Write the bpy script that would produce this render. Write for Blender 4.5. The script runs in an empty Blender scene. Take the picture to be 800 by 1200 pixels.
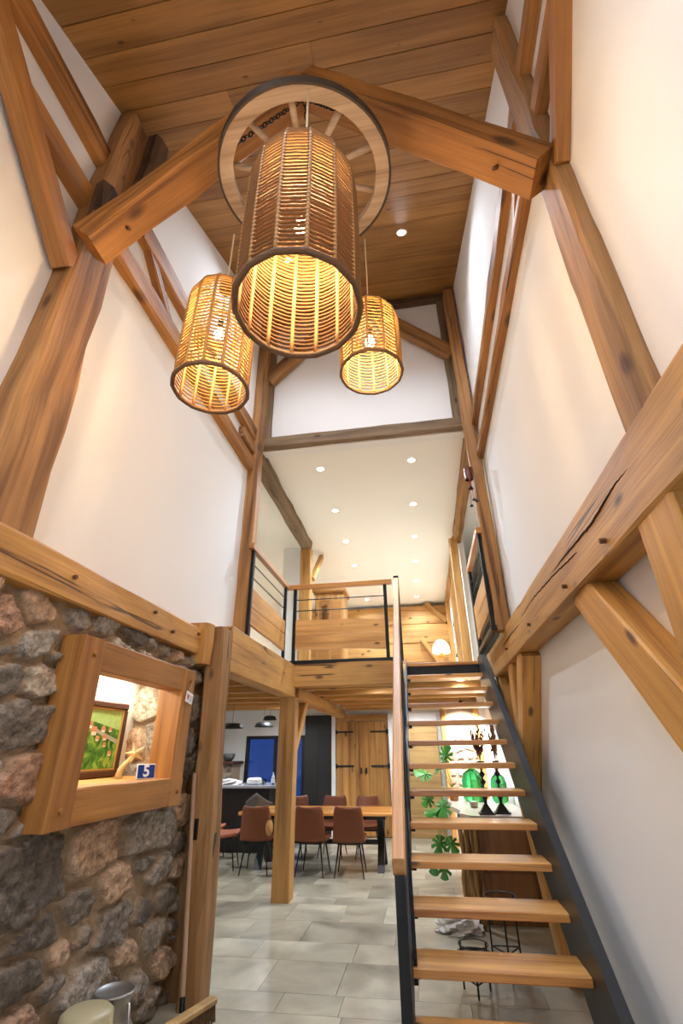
import bpy, math, random
import numpy as np
from mathutils import Vector, Matrix, Euler
random.seed(7)
C = bpy.context.scene.collection
PI = math.pi
R_ = math.radians

# ------------------------------------------------------------------ materials
def s2l(c):
    r = []
    for v in c[:3]:
        v = v / 255.0
        r.append(v / 12.92 if v <= 0.04045 else ((v + 0.055) / 1.055) ** 2.4)
    return (r[0], r[1], r[2], 1.0)

def newmat(name):
    m = bpy.data.materials.new(name); m.use_nodes = True
    nt = m.node_tree
    b = nt.nodes['Principled BSDF']
    return m, nt, b

def plain(name, col, rough=0.6, metal=0.0, bump=0.0, bscale=30, var=0.0, spec=0.5):
    m, nt, b = newmat(name)
    b.inputs['Base Color'].default_value = s2l(col)
    b.inputs['Roughness'].default_value = rough
    b.inputs['Metallic'].default_value = metal
    b.inputs['Specular IOR Level'].default_value = spec
    N, L = nt.nodes, nt.links
    if bump or var:
        tc = N.new('ShaderNodeTexCoord')
        n = N.new('ShaderNodeTexNoise'); n.inputs['Scale'].default_value = bscale; n.inputs['Detail'].default_value = 5
        L.new(tc.outputs['Object'], n.inputs['Vector'])
        if bump:
            bp = N.new('ShaderNodeBump'); bp.inputs['Strength'].default_value = bump; bp.inputs['Distance'].default_value = 0.01
            L.new(n.outputs['Fac'], bp.inputs['Height']); L.new(bp.outputs['Normal'], b.inputs['Normal'])
        if var:
            mx = N.new('ShaderNodeMix'); mx.data_type = 'RGBA'
            c = s2l(col)
            mx.inputs[6].default_value = (c[0]*(1-var), c[1]*(1-var), c[2]*(1-var), 1)
            mx.inputs[7].default_value = (min(1, c[0]*(1+var)), min(1, c[1]*(1+var)), min(1, c[2]*(1+var)), 1)
            L.new(n.outputs['Fac'], mx.inputs[0]); L.new(mx.outputs[2], b.inputs['Base Color'])
    return m

def emis(name, col, strength):
    m, nt, b = newmat(name)
    b.inputs['Base Color'].default_value = s2l(col)
    b.inputs['Emission Color'].default_value = s2l(col)
    b.inputs['Emission Strength'].default_value = strength
    return m

def wood(name, light, dark, axis='X', rough=0.55, knots=1.0, cracks=0.5, fine=1.0, island=False, tint=0.12, kdark=(70, 38, 18), ks=1.0, bump=0.25):
    """timber: grain runs along one object axis; knots, drying cracks"""
    m, nt, b = newmat(name)
    N, L = nt.nodes, nt.links
    tc = N.new('ShaderNodeTexCoord')
    oi = N.new('ShaderNodeObjectInfo')
    rnd = oi.outputs['Random']
    if island:
        ge = N.new('ShaderNodeNewGeometry'); rnd = ge.outputs['Random Per Island']
    mul = N.new('ShaderNodeMath'); mul.operation = 'MULTIPLY'; mul.inputs[1].default_value = 37.0
    L.new(rnd, mul.inputs[0])
    comb = N.new('ShaderNodeCombineXYZ')
    for i in range(3): L.new(mul.outputs[0], comb.inputs[i])
    add = N.new('ShaderNodeVectorMath'); add.operation = 'ADD'
    L.new(tc.outputs['Object'], add.inputs[0]); L.new(comb.outputs[0], add.inputs[1])
    def mapped(long, cross):
        mp = N.new('ShaderNodeMapping')
        sc = [cross] * 3; sc['XYZ'.index(axis)] = long
        mp.inputs['Scale'].default_value = sc
        L.new(add.outputs[0], mp.inputs['Vector']); return mp.outputs[0]
    def noise(vec, scale=1, detail=4, dist=0.0):
        n = N.new('ShaderNodeTexNoise'); n.inputs['Scale'].default_value = scale
        n.inputs['Detail'].default_value = detail; n.inputs['Distortion'].default_value = dist
        L.new(vec, n.inputs['Vector']); return n.outputs['Fac']
    def ramp(f, stops):
        r = N.new('ShaderNodeValToRGB')
        while len(r.color_ramp.elements) < len(stops): r.color_ramp.elements.new(0.5)
        for e, (p, c) in zip(r.color_ramp.elements, stops): e.position = p; e.color = c
        L.new(f, r.inputs[0]); return r.outputs[0]
    def mixc(f, a, bb, mode='MIX'):
        x = N.new('ShaderNodeMix'); x.data_type = 'RGBA'; x.blend_type = mode
        for s, v in ((0, f), (6, a), (7, bb)):
            if hasattr(v, 'is_linked') or hasattr(v, 'links'): L.new(v, x.inputs[s])
            else: x.inputs[s].default_value = v
        return x.outputs[2]
    ld, dd = s2l(light), s2l(dark)
    if light[0]-light[2] > 60: ld, dd = [(c[0]*1.03, c[1]*0.95, c[2]*0.66, 1) for c in (ld, dd)]
    mid = tuple((a*0.62 + c*0.38) for a, c in zip(ld, dd))
    g1 = noise(mapped(0.55, 11*fine), 1, 5, 0.6)
    col = ramp(g1, [(0.30, dd), (0.47, mid), (0.66, ld)])
    g2 = noise(mapped(2.2, 90*fine), 1, 3)
    col = mixc(0.30, col, ramp(g2, [(0.35, (0.45, 0.4, 0.36, 1)), (0.6, (1, 1, 1, 1))]), 'MULTIPLY')
    g3 = noise(mapped(1.3, 2.2), 1, 3)
    col = mixc(0.45, col, ramp(g3, [(0.3, (0.52, 0.46, 0.42, 1)), (0.60, (1, 1, 1, 1))]), 'MULTIPLY')
    # per piece tint
    v = N.new('ShaderNodeMapRange'); v.inputs[3].default_value = 1 - tint; v.inputs[4].default_value = 1 + tint
    L.new(rnd, v.inputs[0])
    vm = N.new('ShaderNodeVectorMath'); vm.operation = 'SCALE'
    L.new(col, vm.inputs[0]); L.new(v.outputs[0], vm.inputs['Scale']); col = vm.outputs[0]
    hgt = g2
    if knots:
        vo = N.new('ShaderNodeTexVoronoi'); vo.inputs['Scale'].default_value = 1.0
        L.new(mapped(1.5*ks, 3.6*ks), vo.inputs['Vector'])
        kf = N.new('ShaderNodeMapRange'); kf.inputs[1].default_value = 0.08*knots; kf.inputs[2].default_value = 0.17*knots
        kf.inputs[3].default_value = 0.85; kf.inputs[4].default_value = 0
        L.new(vo.outputs['Distance'], kf.inputs[0])
        col = mixc(kf.outputs[0], col, s2l(kdark))
    if cracks:
        cn = noise(mapped(0.13, 6.0), 1, 1, 0.0)
        d = N.new('ShaderNodeMath'); d.operation = 'SUBTRACT'; d.inputs[1].default_value = 0.5; L.new(cn, d.inputs[0])
        a = N.new('ShaderNodeMath'); a.operation = 'ABSOLUTE'; L.new(d.outputs[0], a.inputs[0])
        cf = N.new('ShaderNodeMapRange'); cf.inputs[1].default_value = 0.0025; cf.inputs[2].default_value = 0.006
        cf.inputs[3].default_value = 1; cf.inputs[4].default_value = 0; L.new(a.outputs[0], cf.inputs[0])
        # only in patches
        pn = noise(mapped(0.8, 1.1), 1.3, 1)
        pr_ = N.new('ShaderNodeMapRange'); pr_.inputs[1].default_value = 0.52; pr_.inputs[2].default_value = 0.56
        L.new(pn, pr_.inputs[0])
        mm = N.new('ShaderNodeMath'); mm.operation = 'MULTIPLY'; L.new(cf.outputs[0], mm.inputs[0]); L.new(pr_.outputs[0], mm.inputs[1])
        m2 = N.new('ShaderNodeMath'); m2.operation = 'MULTIPLY'; m2.inputs[1].default_value = cracks; L.new(mm.outputs[0], m2.inputs[0])
        col = mixc(m2.outputs[0], col, s2l((45, 24, 10)))
        hh = N.new('ShaderNodeMath'); hh.operation = 'SUBTRACT'; L.new(g2, hh.inputs[0]); L.new(m2.outputs[0], hh.inputs[1]); hgt = hh.outputs[0]
    L.new(col, b.inputs['Base Color'])
    b.inputs['Roughness'].default_value = rough
    bp = N.new('ShaderNodeBump'); bp.inputs['Strength'].default_value = bump; bp.inputs['Distance'].default_value = 0.006
    L.new(hgt, bp.inputs['Height']); L.new(bp.outputs['Normal'], b.inputs['Normal'])
    return m

NEW_OAK = ((214, 168, 112), (168, 118, 68))
def oak(ax): return wood('new_oak_' + ax, *NEW_OAK, axis=ax, knots=0.7, cracks=0.4)
M = {}
for ax in 'XYZ': M['oak' + ax] = oak(ax)
M['old'] = wood('old_timber', (186, 140, 98), (104, 70, 44), 'X', 0.7, 0.9, 0.9, bump=0.5)
M['warm'] = wood('warm_timber', (192, 136, 80), (108, 66, 34), 'X', 0.6, 1.0, 0.9, bump=0.4)
M['greyold'] = wood('grey_timber', (150, 126, 96), (96, 74, 52), 'X', 0.8, 0.6, 0.9, bump=0.6)
M['oakbeam'] = wood('oak_beam', (212, 164, 104), (158, 112, 68), 'X', 0.5, 0.7, 0.8)
M['darkold'] = wood('dark_old_timber', (120, 88, 60), (62, 44, 30), 'X', 0.85, 0.9, 1.0, bump=0.8)
M['board'] = wood('ceiling_board', (176, 130, 78), (132, 90, 48), 'X', 0.55, 0.55, 0.0, island=True, tint=0.13, ks=1.7)
M['tread'] = wood('tread_wood', (222, 172, 116), (170, 116, 70), 'X', 0.32, 0.6, 0.5, tint=0.1)
M['palepost'] = wood('pale_hewn_timber', (182, 142, 104), (112, 78, 50), 'X', 0.65, 0.7, 0.8, bump=0.5)
M['frame'] = wood('frame_wood', (184, 132, 76), (138, 88, 46), 'X', 0.5, 0.8, 0.3)
M['doorw'] = wood('door_wood', (212, 164, 106), (160, 108, 62), 'Z', 0.5, 1.0, 0.0, island=True, ks=1.4)
M['rail'] = wood('rail_wood', (214, 150, 92), (176, 110, 60), 'X', 0.35, 0.0, 0.0)
M['railY'] = wood('rail_wood_long', (226, 180, 140), (200, 150, 108), 'X', 0.35, 0.0, 0.0)
M['live'] = wood('live_edge_board', (222, 170, 116), (182, 126, 76), 'X', 0.4, 0.5, 0.2)
M['tabletop'] = wood('table_wood', (226, 168, 104), (186, 124, 66), 'X', 0.22, 0.4, 0.0)
M['walnutframe'] = plain('dark_wood_frame', (78, 44, 30), 0.4, var=0.3, bscale=60)
M['plaster'] = plain('plaster', (240, 237, 233), 0.85, bump=0.06, bscale=14, spec=0.2)
M['cream'] = plain('cream_plaster', (245, 240, 230), 0.8, spec=0.2)
M['white'] = plain('white_paint', (238, 238, 236), 0.6)
M['steel'] = plain('black_steel', (32, 33, 35), 0.42, 0.6)
M['stringer'] = plain('dark_steel_plate', (58, 60, 62), 0.4, 0.7, var=0.25, bscale=6)
M['black'] = plain('matt_black', (20, 20, 21), 0.5)
M['iron'] = plain('iron_tyre', (78, 68, 60), 0.6, 0.5, bump=0.3, bscale=60)
M['wheelw'] = wood('wheel_wood', (200, 172, 142), (164, 134, 104), 'X', 0.7, 0.0, 0.3)
M['leather'] = plain('brown_leather', (116, 60, 28), 0.5, bump=0.15, bscale=120, var=0.12)
M['leatherpink'] = plain('reddish_tan_leather', (164, 92, 66), 0.4, bump=0.15, bscale=120, var=0.2)  # paler and redder than the other chairs' leather
M['rope'] = plain('rattan_cord', (176, 128, 62), 0.75, bump=0.6, bscale=260, var=0.25)
M['ropebig'] = plain('dark_rattan_cord', (132, 90, 44), 0.75, bump=0.6, bscale=260, var=0.3)
M['rim'] = plain('rattan_rim', (112, 80, 50), 0.75, bump=0.4, bscale=120, var=0.2)
M['rib'] = plain('rattan_rib', (190, 136, 74), 0.7, bump=0.4, bscale=140, var=0.2)
M['bulb'] = emis('warm_bulb', (255, 214, 140), 60)
M['spot'] = emis('spot_glow', (255, 244, 226), 26)
M['cord'] = plain('linen_cord', (206, 186, 150), 0.8)
M['chain'] = plain('chain_iron', (40, 34, 30), 0.5, 0.7)
M['alu'] = plain('dull_aluminium', (150, 146, 140), 0.38, 0.85, var=0.25, bscale=9)
M['crock'] = plain('olive_enamel', (168, 158, 124), 0.35, var=0.08, bscale=8)
M['bristle'] = plain('broom_bristle', (96, 70, 44), 0.9, bump=0.8, bscale=200)
M['leaf'] = plain('leaf_green', (58, 128, 42), 0.4, var=0.35, bscale=12)
M['stem'] = plain('stem_green', (140, 160, 90), 0.6)
M['terracotta'] = plain('terracotta', (186, 120, 70), 0.7)
M['cloth'] = plain('white_cloth', (228, 226, 222), 0.9)
M['slab'] = plain('pale_stone_slab', (214, 204, 190), 0.25, bump=0.1, bscale=10, var=0.1)
M['dried'] = plain('dried_purple', (104, 52, 62), 0.9)
M['dried2'] = plain('dried_brown', (140, 104, 74), 0.9)
M['bark'] = wood('driftwood', (176, 142, 104), (96, 68, 44), 'Z', 0.85, 0.5, 1.0, bump=0.8)
M['dockwood'] = wood('cabinet_wood', (150, 104, 60), (104, 66, 36), 'Z', 0.4, 0.5, 0.0)
M['panelw'] = wood('panel_wood', (196, 166, 126), (166, 134, 96), 'X', 0.5, 0.7, 0.0)
M['blackpanel'] = plain('charcoal_panel', (42, 40, 38), 0.45, var=0.3, bscale=4)
M['counter'] = plain('grey_counter', (170, 172, 180), 0.15)
M['darkcab'] = plain('dark_cabinet', (34, 32, 32), 0.35)
M['greyplastic'] = plain('grey_plastic', (90, 88, 86), 0.4)
M['lampglass'] = emis('lamp_shade_glow', (255, 222, 170), 3.0)
M['orangebase'] = plain('amber_ceramic', (206, 130, 40), 0.3)
M['blueenamel'] = plain('blue_enamel', (30, 62, 140), 0.25)
M['whiteenamel'] = plain('white_enamel', (244, 244, 244), 0.3)
M['copper'] = plain('brown_metal', (104, 60, 44), 0.45, 0.5)
M['red'] = plain('red_ink', (190, 40, 50), 0.6)
M['greyink'] = plain('grey_ink', (150, 150, 158), 0.7)
M['mortar'] = plain('mortar', (168, 146, 122), 0.95, bump=0.5, bscale=80)

def glassmat(name, col, rough=0.02, alpha=None):
    m, nt, b = newmat(name)
    b.inputs['Base Color'].default_value = s2l(col); b.inputs['Roughness'].default_value = rough
    b.inputs['Transmission Weight'].default_value = 1.0; b.inputs['IOR'].default_value = 1.45
    return m
M['pane'] = glassmat('window_glass', (235, 242, 255))
M['green_glass'] = glassmat('green_glass', (70, 190, 110), 0.05)
M['clear_glass'] = glassmat('clear_glass', (225, 235, 235), 0.03)

def floor_mat():
    m, nt, b = newmat('stone_floor_tile'); N, L = nt.nodes, nt.links
    ge = N.new('ShaderNodeNewGeometry'); tc = N.new('ShaderNodeTexCoord')
    mul = N.new('ShaderNodeMath'); mul.operation = 'MULTIPLY'; mul.inputs[1].default_value = 53
    L.new(ge.outputs['Random Per Island'], mul.inputs[0])
    cb = N.new('ShaderNodeCombineXYZ'); L.new(mul.outputs[0], cb.inputs[2])
    ad = N.new('ShaderNodeVectorMath'); ad.operation = 'ADD'; L.new(tc.outputs['Object'], ad.inputs[0]); L.new(cb.outputs[0], ad.inputs[1])
    n = N.new('ShaderNodeTexNoise'); n.inputs['Scale'].default_value = 2.2; n.inputs['Detail'].default_value = 7; n.inputs['Distortion'].default_value = 0.5
    L.new(ad.outputs[0], n.inputs['Vector'])
    r = N.new('ShaderNodeValToRGB'); e = r.color_ramp.elements
    e[0].position = 0.3; e[0].color = s2l((138, 133, 116)); e[1].position = 0.68; e[1].color = s2l((194, 186, 164))
    L.new(n.outputs['Fac'], r.inputs[0])
    v = N.new('ShaderNodeMapRange'); v.inputs[3].default_value = 0.80; v.inputs[4].default_value = 1.12
    L.new(ge.outputs['Random Per Island'], v.inputs[0])
    sc = N.new('ShaderNodeVectorMath'); sc.operation = 'SCALE'; L.new(r.outputs[0], sc.inputs[0]); L.new(v.outputs[0], sc.inputs['Scale'])
    L.new(sc.outputs[0], b.inputs['Base Color']); b.inputs['Roughness'].default_value = 0.28
    bp = N.new('ShaderNodeBump'); bp.inputs['Strength'].default_value = 0.08; L.new(n.outputs['Fac'], bp.inputs['Height']); L.new(bp.outputs['Normal'], b.inputs['Normal'])
    return m
M['tile'] = floor_mat()
M['grout'] = plain('grout', (150, 146, 134), 0.9)

def stone_mat():
    m, nt, b = newmat('rubble_stone'); N, L = nt.nodes, nt.links
    at = N.new('ShaderNodeAttribute'); at.attribute_name = 'stone'
    tc = N.new('ShaderNodeTexCoord')
    n = N.new('ShaderNodeTexNoise'); n.inputs['Scale'].default_value = 22; n.inputs['Detail'].default_value = 11; n.inputs['Roughness'].default_value = 0.7
    L.new(tc.outputs['Object'], n.inputs['Vector'])
    r = N.new('ShaderNodeValToRGB'); e = r.color_ramp.elements
    e[0].position = 0.33; e[0].color = (0.40, 0.39, 0.40, 1); e[1].position = 0.66; e[1].color = (1.4, 1.36, 1.32, 1)
    L.new(n.outputs['Fac'], r.inputs[0])
    mx = N.new('ShaderNodeMix'); mx.data_type = 'RGBA'; mx.blend_type = 'MULTIPLY'; L.new(at.outputs['Alpha'], mx.inputs[0])
    L.new(at.outputs['Color'], mx.inputs[6]); L.new(r.outputs[0], mx.inputs[7])
    L.new(mx.outputs[2], b.inputs['Base Color']); b.inputs['Roughness'].default_value = 0.9
    n2 = N.new('ShaderNodeTexNoise'); n2.inputs['Scale'].default_value = 45; n2.inputs['Detail'].default_value = 6
    L.new(tc.outputs['Object'], n2.inputs['Vector'])
    bp = N.new('ShaderNodeBump'); bp.inputs['Strength'].default_value = 0.9; bp.inputs['Distance'].default_value = 0.02
    L.new(n2.outputs['Fac'], bp.inputs['Height']); L.new(bp.outputs['Normal'], b.inputs['Normal'])
    return m
M['stone'] = stone_mat()

def painting_mat():
    m, nt, b = newmat('landscape_paint'); N, L = nt.nodes, nt.links
    tc = N.new('ShaderNodeTexCoord')
    n = N.new('ShaderNodeTexNoise'); n.inputs['Scale'].default_value = 14; n.inputs['Detail'].default_value = 6; n.inputs['Distortion'].default_value = 0.8
    L.new(tc.outputs['Object'], n.inputs['Vector'])
    r = N.new('ShaderNodeValToRGB'); e = r.color_ramp.elements
    e[0].position = 0.35; e[0].color = s2l((34, 84, 30)); e[1].position = 0.62; e[1].color = s2l((150, 190, 84))
    x = r.color_ramp.elements.new(0.5); x.color = s2l((72, 140, 48))
    L.new(n.outputs['Fac'], r.inputs[0]); L.new(r.outputs[0], b.inputs['Base Color']); b.inputs['Roughness'].default_value = 0.5
    return m
M['paint'] = painting_mat()
M['skyp'] = plain('paint_pale_green', (170, 208, 130), 0.5, var=0.25, bscale=25)
M['roofp'] = plain('paint_roof', (206, 140, 104), 0.6)
M['housep'] = plain('paint_house', (232, 226, 214), 0.6)
M['roadp'] = plain('paint_road', (170, 172, 160), 0.6)
M['gold'] = plain('gilt_fillet', (196, 160, 92), 0.4, 0.4)

# ------------------------------------------------------------------ mesh helpers
class MB:
    def __init__(s): s.v = []; s.f = []
    def add(s, vs, fs):
        o = len(s.v); s.v += [tuple(v) for v in vs]; s.f += [tuple(i + o for i in f) for f in fs]; return s
    def box(s, x0, x1, y0, y1, z0, z1, mat=None):
        vs = [(x, y, z) for z in (z0, z1) for y in (y0, y1) for x in (x0, x1)]
        if mat is not None: vs = [mat @ Vector(v) for v in vs]
        return s.add(vs, [(0, 2, 3, 1), (4, 5, 7, 6), (0, 1, 5, 4), (2, 6, 7, 3), (0, 4, 6, 2), (1, 3, 7, 5)])
    def cbox(s, x0, x1, y0, y1, z0, z1, c=0.006, mat=None):
        """box with chamfered edges"""
        c = min(c, (x1-x0)*.45, (y1-y0)*.45, (z1-z0)*.45)
        vs, idx = [], {}
        for ix, X in enumerate((x0, x1)):
            for iy, Y in enumerate((y0, y1)):
                for iz, Z in enumerate((z0, z1)):
                    sx, sy, sz = (1 if ix == 0 else -1), (1 if iy == 0 else -1), (1 if iz == 0 else -1)
                    for a, p in enumerate(((X, Y+sy*c, Z+sz*c), (X+sx*c, Y, Z+sz*c), (X+sx*c, Y+sy*c, Z))):
                        idx[(ix, iy, iz, a)] = len(vs); vs.append(p)
        F = []
        for i in (0, 1):
            F.append([idx[(i, a, b, 0)] for a, b in ((0, 0), (1, 0), (1, 1), (0, 1))])
            F.append([idx[(a, i, b, 1)] for a, b in ((0, 0), (1, 0), (1, 1), (0, 1))])
            F.append([idx[(a, b, i, 2)] for a, b in ((0, 0), (1, 0), (1, 1), (0, 1))])
        for a in (0, 1):
            for b in (0, 1):
                F.append([idx[(0, a, b, 1)], idx[(1, a, b, 1)], idx[(1, a, b, 2)], idx[(0, a, b, 2)]])
                F.append([idx[(a, 0, b, 0)], idx[(a, 1, b, 0)], idx[(a, 1, b, 2)], idx[(a, 0, b, 2)]])
                F.append([idx[(a, b, 0, 0)], idx[(a, b, 1, 0)], idx[(a, b, 1, 1)], idx[(a, b, 0, 1)]])
                for d in (0, 1): F.append([idx[(a, b, d, 0)], idx[(a, b, d, 1)], idx[(a, b, d, 2)]])
        cen = Vector(((x0+x1)/2, (y0+y1)/2, (z0+z1)/2)); out = []
        for f in F:
            p = [Vector(vs[i]) for i in f]; n = (p[1]-p[0]).cross(p[2]-p[0]); m = sum(p, Vector())/len(p)
            out.append(f if n.dot(m-cen) > 0 else f[::-1])
        if mat is not None: vs = [mat @ Vector(v) for v in vs]
        return s.add(vs, out)
    def tube(s, pts, r, n=8, closed=False, caps=True):
        pts = [Vector(p) for p in pts]; k = len(pts)
        rs = r if isinstance(r, (list, tuple)) else [r] * k
        o = len(s.v); prev = None
        for i, p in enumerate(pts):
            if closed: t = pts[(i+1) % k] - pts[i-1]
            else: t = pts[min(i+1, k-1)] - pts[max(i-1, 0)]
            t = t.normalized() if t.length > 1e-9 else Vector((0, 0, 1))
            if prev is None:
                a = Vector((0, 0, 1)) if abs(t.z) < 0.9 else Vector((1, 0, 0))
                u = t.cross(a).normalized()
            else: u = (prev - t * prev.dot(t)).normalized()
            prev = u; w = t.cross(u)
            for j in range(n):
                th = 2*PI*j/n; s.v.append(tuple(p + (u*math.cos(th) + w*math.sin(th))*rs[i]))
        for i in range(k if closed else k-1):
            a, b = o+i*n, o+((i+1) % k)*n
            for j in range(n): s.f.append((a+j, a+(j+1) % n, b+(j+1) % n, b+j))
        if caps and not closed:
            s.f.append(tuple(o+j for j in range(n))[::-1]); s.f.append(tuple(o+(k-1)*n+j for j in range(n)))
        return s
    def lathe(s, prof, c=(0, 0, 0), n=24, cap=True):
        o = len(s.v)
        for r, z in prof:
            for j in range(n):
                th = 2*PI*j/n; s.v.append((c[0]+r*math.cos(th), c[1]+r*math.sin(th), c[2]+z))
        for i in range(len(prof)-1):
            for j in range(n): s.f.append((o+i*n+j, o+i*n+(j+1) % n, o+(i+1)*n+(j+1) % n, o+(i+1)*n+j))
        if cap:
            s.f.append(tuple(o+j for j in range(n))[::-1]); s.f.append(tuple(o+(len(prof)-1)*n+j for j in range(n)))
        return s
    def prism(s, poly, a, b, axis='Y'):
        """extrude polygon (2D, in the two other axes) from a to b"""
        n = len(poly); vs = []
        for t in (a, b):
            for p, q in poly:
                vs.append({'X': (t, p, q), 'Y': (p, t, q), 'Z': (p, q, t)}[axis])
        fs = [tuple(range(n))[::-1], tuple(range(n, 2*n))] + [(i, (i+1) % n, n+(i+1) % n, n+i) for i in range(n)]
        return s.add(vs, fs)
    def build(s, name, mat, parent=None, origin=None, smooth=False, fix=True):
        me = bpy.data.meshes.new(name)
        o3 = Vector((0, 0, 0))
        if origin is not None: o3 = Vector(origin)
        elif parent is not None and parent.get('_org') is not None: o3 = Vector(parent['_org'])
        me.from_pydata([tuple(Vector(v) - o3) for v in s.v], [], s.f); me.update()
        if fix:
            import bmesh
            bm = bmesh.new(); bm.from_mesh(me); bmesh.ops.recalc_face_normals(bm, faces=bm.faces); bm.to_mesh(me); bm.free()
        if mat: me.materials.append(mat)
        if smooth:
            for p in me.polygons: p.use_smooth = True
        o = bpy.data.objects.new(name, me); C.objects.link(o)
        if parent is not None:
            o.parent = parent
            if parent.get('_org') is not None:
                o.location = o3 - Vector(parent['_org'])
            o['_org'] = tuple(o3)
        else:
            o.location = o3; o['_org'] = tuple(o3)
        return o

def tag(o, label, cat, group=None, kind=None):
    o['label'] = label; o['category'] = cat
    if group: o['group'] = group
    if kind: o['kind'] = kind
    return o
def struct(o, label=None):
    o['kind'] = 'structure'
    if label: o['label'] = label
    return o
def thing(name, loc, label, cat, group=None, rz=0.0, local=False):
    o = bpy.data.objects.new(name, None); o.empty_display_size = 0.1; C.objects.link(o)
    o.location = loc; o.rotation_euler = (0, 0, rz)
    o['_org'] = (0, 0, 0) if local else tuple(loc)
    return tag(o, label, cat, group)
def copy_tree(o, parent=None):
    c = o.copy(); C.objects.link(c); c.parent = parent
    for ch in list(o.children): copy_tree(ch, c)
    return c
def part_local(mb, name, mat, parent, smooth=False):
    """mesh given in the parent's own frame"""
    s = parent.get('_org'); o = mb.build(name, mat, None, origin=(0, 0, 0), smooth=smooth)
    o.parent = parent; o.location = (0, 0, 0); return o

def beam(name, p0, p1, w, h, mat, label, cat='beam', group=None, up=(0, 0, 1), rough=0.006, ch=0.012, taper=1.0, pegs=(), bend=0.0, parent=None, n=None, square_ends=True):
    """hewn timber, local X along its length; w along local Y (sideways), h along local Z (towards up)"""
    p0, p1 = Vector(p0), Vector(p1); d = p1 - p0; ln = d.length; x = d.normalized()
    u = Vector(up); z = (u - x*u.dot(x)).normalized(); y = z.cross(x)
    rnd = random.Random(hash(name + label) % 9999 if False else int(abs(p0.x*731+p0.y*397+p1.z*193+p1.y*71)*10) % 99991)
    n = n or max(2, int(ln/0.34))
    vs, fs = [], []
    cs = [(-w/2+ch, -h/2), (w/2-ch, -h/2), (w/2, -h/2+ch), (w/2, h/2-ch), (w/2-ch, h/2), (-w/2+ch, h/2), (-w/2, h/2-ch), (-w/2, -h/2+ch)]
    wob = [0.0, 0.0]; 
    for i in range(n+1):
        t = i/n; k = 1 + (taper-1)*t
        by = bend*math.sin(PI*t)
        for (a, b) in cs:
            vs.append((t*ln, a*k + rnd.uniform(-rough, rough), b*k + by + rnd.uniform(-rough, rough)))
    for i in range(n):
        for j in range(8): fs.append((i*8+j, i*8+(j+1) % 8, (i+1)*8+(j+1) % 8, (i+1)*8+j))
    fs.append(tuple(range(8))[::-1]); fs.append(tuple(range(n*8, n*8+8)))
    mb = MB(); mb.v = vs; mb.f = fs
    o = mb.build(name, mat)
    o['_org'] = (0, 0, 0)
    Mx = Matrix((x, y, z)).transposed().to_4x4(); Mx.translation = p0
    if parent is not None:
        o.parent = parent; o.matrix_parent_inverse = Matrix(); org = Vector(parent['_org']) if parent.get('_org') else Vector()
        Mx.translation = p0 - org
    o.matrix_world = Mx if parent is None else o.matrix_world
    if parent is not None: o.matrix_local = Mx
    for (t, off, side) in pegs:   # small wooden pegs: t metres along, off across, side '+y','-y','+z','-z'
        pg = MB(); r = 0.013
        a = {'+y': (t, w/2-0.01, off), '-y': (t, -w/2+0.01, off), '+z': (t, off, h/2-0.01), '-z': (t, off, -h/2+0.01)}[side]
        dd = {'+y': (0, 1, 0), '-y': (0, -1, 0), '+z': (0, 0, 1), '-z': (0, 0, -1)}[side]
        pg.tube([a, tuple(a[i]+dd[i]*0.035 for i in range(3))], r, 6)
        q = pg.build('peg', M['pegdark']); q.parent = o; q.location = (0, 0, 0)
    if label: tag(o, label, cat, group)
    return o
M['pegdark'] = plain('dark_peg', (92, 56, 30), 0.6)

# ------------------------------------------------------------------ room geometry
RZ0, RS, RY0 = 8.2, 0.475, 5.4          # roof plane: z = RZ0 + RS*(y-RY0)
def roofz(y): return RZ0 + RS*(y - RY0)
XL, XR = -2.12, 1.0
YB = -2.0                                # wall behind the viewer
# floor
fb = MB().box(-6.2, 2.6, YB-0.2, 15, -0.2, -0.012)
fl = struct(fb.build('floor', M['grout']))
tb = MB(); rr = random.Random(3)
y = YB; rows = [0.6, 0.6, 0.3, 0.6, 0.45]; k = 0
while y < 12:
    d = rows[k % 5]; x = -6.2 + rr.uniform(-0.6, 0)
    while x < 1.1:
        w = rr.choice([0.6, 0.9, 0.6, 0.45]); tb.box(x+0.002, x+w-0.002, y+0.002, y+d-0.002, -0.02, 0.0); x += w
    y += d; k += 1
o = tb.build('floor_tiles', M['tile'], fix=False); o.parent = fl; 
struct(o)

# sloped board ceiling: boards as strips across the slope
cb = MB(); bw = 0.232; L_ = math.hypot(1, RS); ux, uz = 1/L_, RS/L_
yy = YB-0.3
smax = (RY0+0.12-yy)*L_
s_ = 0
rr = random.Random(11)
while s_ < smax:
    b = min(s_+bw-0.008, smax)
    xs = [XL-0.35] ; 
    if rr.random() < 0.15: xs.append(rr.uniform(-1.6, 0.6))
    xs.append(1.4)
    for i in range(len(xs)-1):
        A = []
        for (s0, t0) in ((s_, 0), (b, 0), (b, 0.02), (s_, 0.02)):
            A.append((yy+s0*ux - t0*uz, roofz(yy)+s0*uz + t0*ux))
        x0, x1 = xs[i]+0.001, xs[i+1]-0.001
        vs = [(x0, p, q) for p, q in A] + [(x1, p, q) for p, q in A]
        cb.add(vs, [(3, 2, 1, 0), (4, 5, 6, 7), (0, 1, 5, 4), (1, 2, 6, 5), (2, 3, 7, 6), (3, 0, 4, 7)])
    s_ += bw
ceil = struct(cb.build('ceiling', M['board'], fix=True))
bk = MB()
A = [(yy, roofz(yy)+0.024), (RY0+0.4, roofz(RY0+0.4)+0.024), (RY0+0.4, roofz(RY0+0.4)+0.25), (yy, roofz(yy)+0.25)]
bk.prism([(p, q) for p, q in A], XL-0.6, 1.6, 'X')
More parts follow.
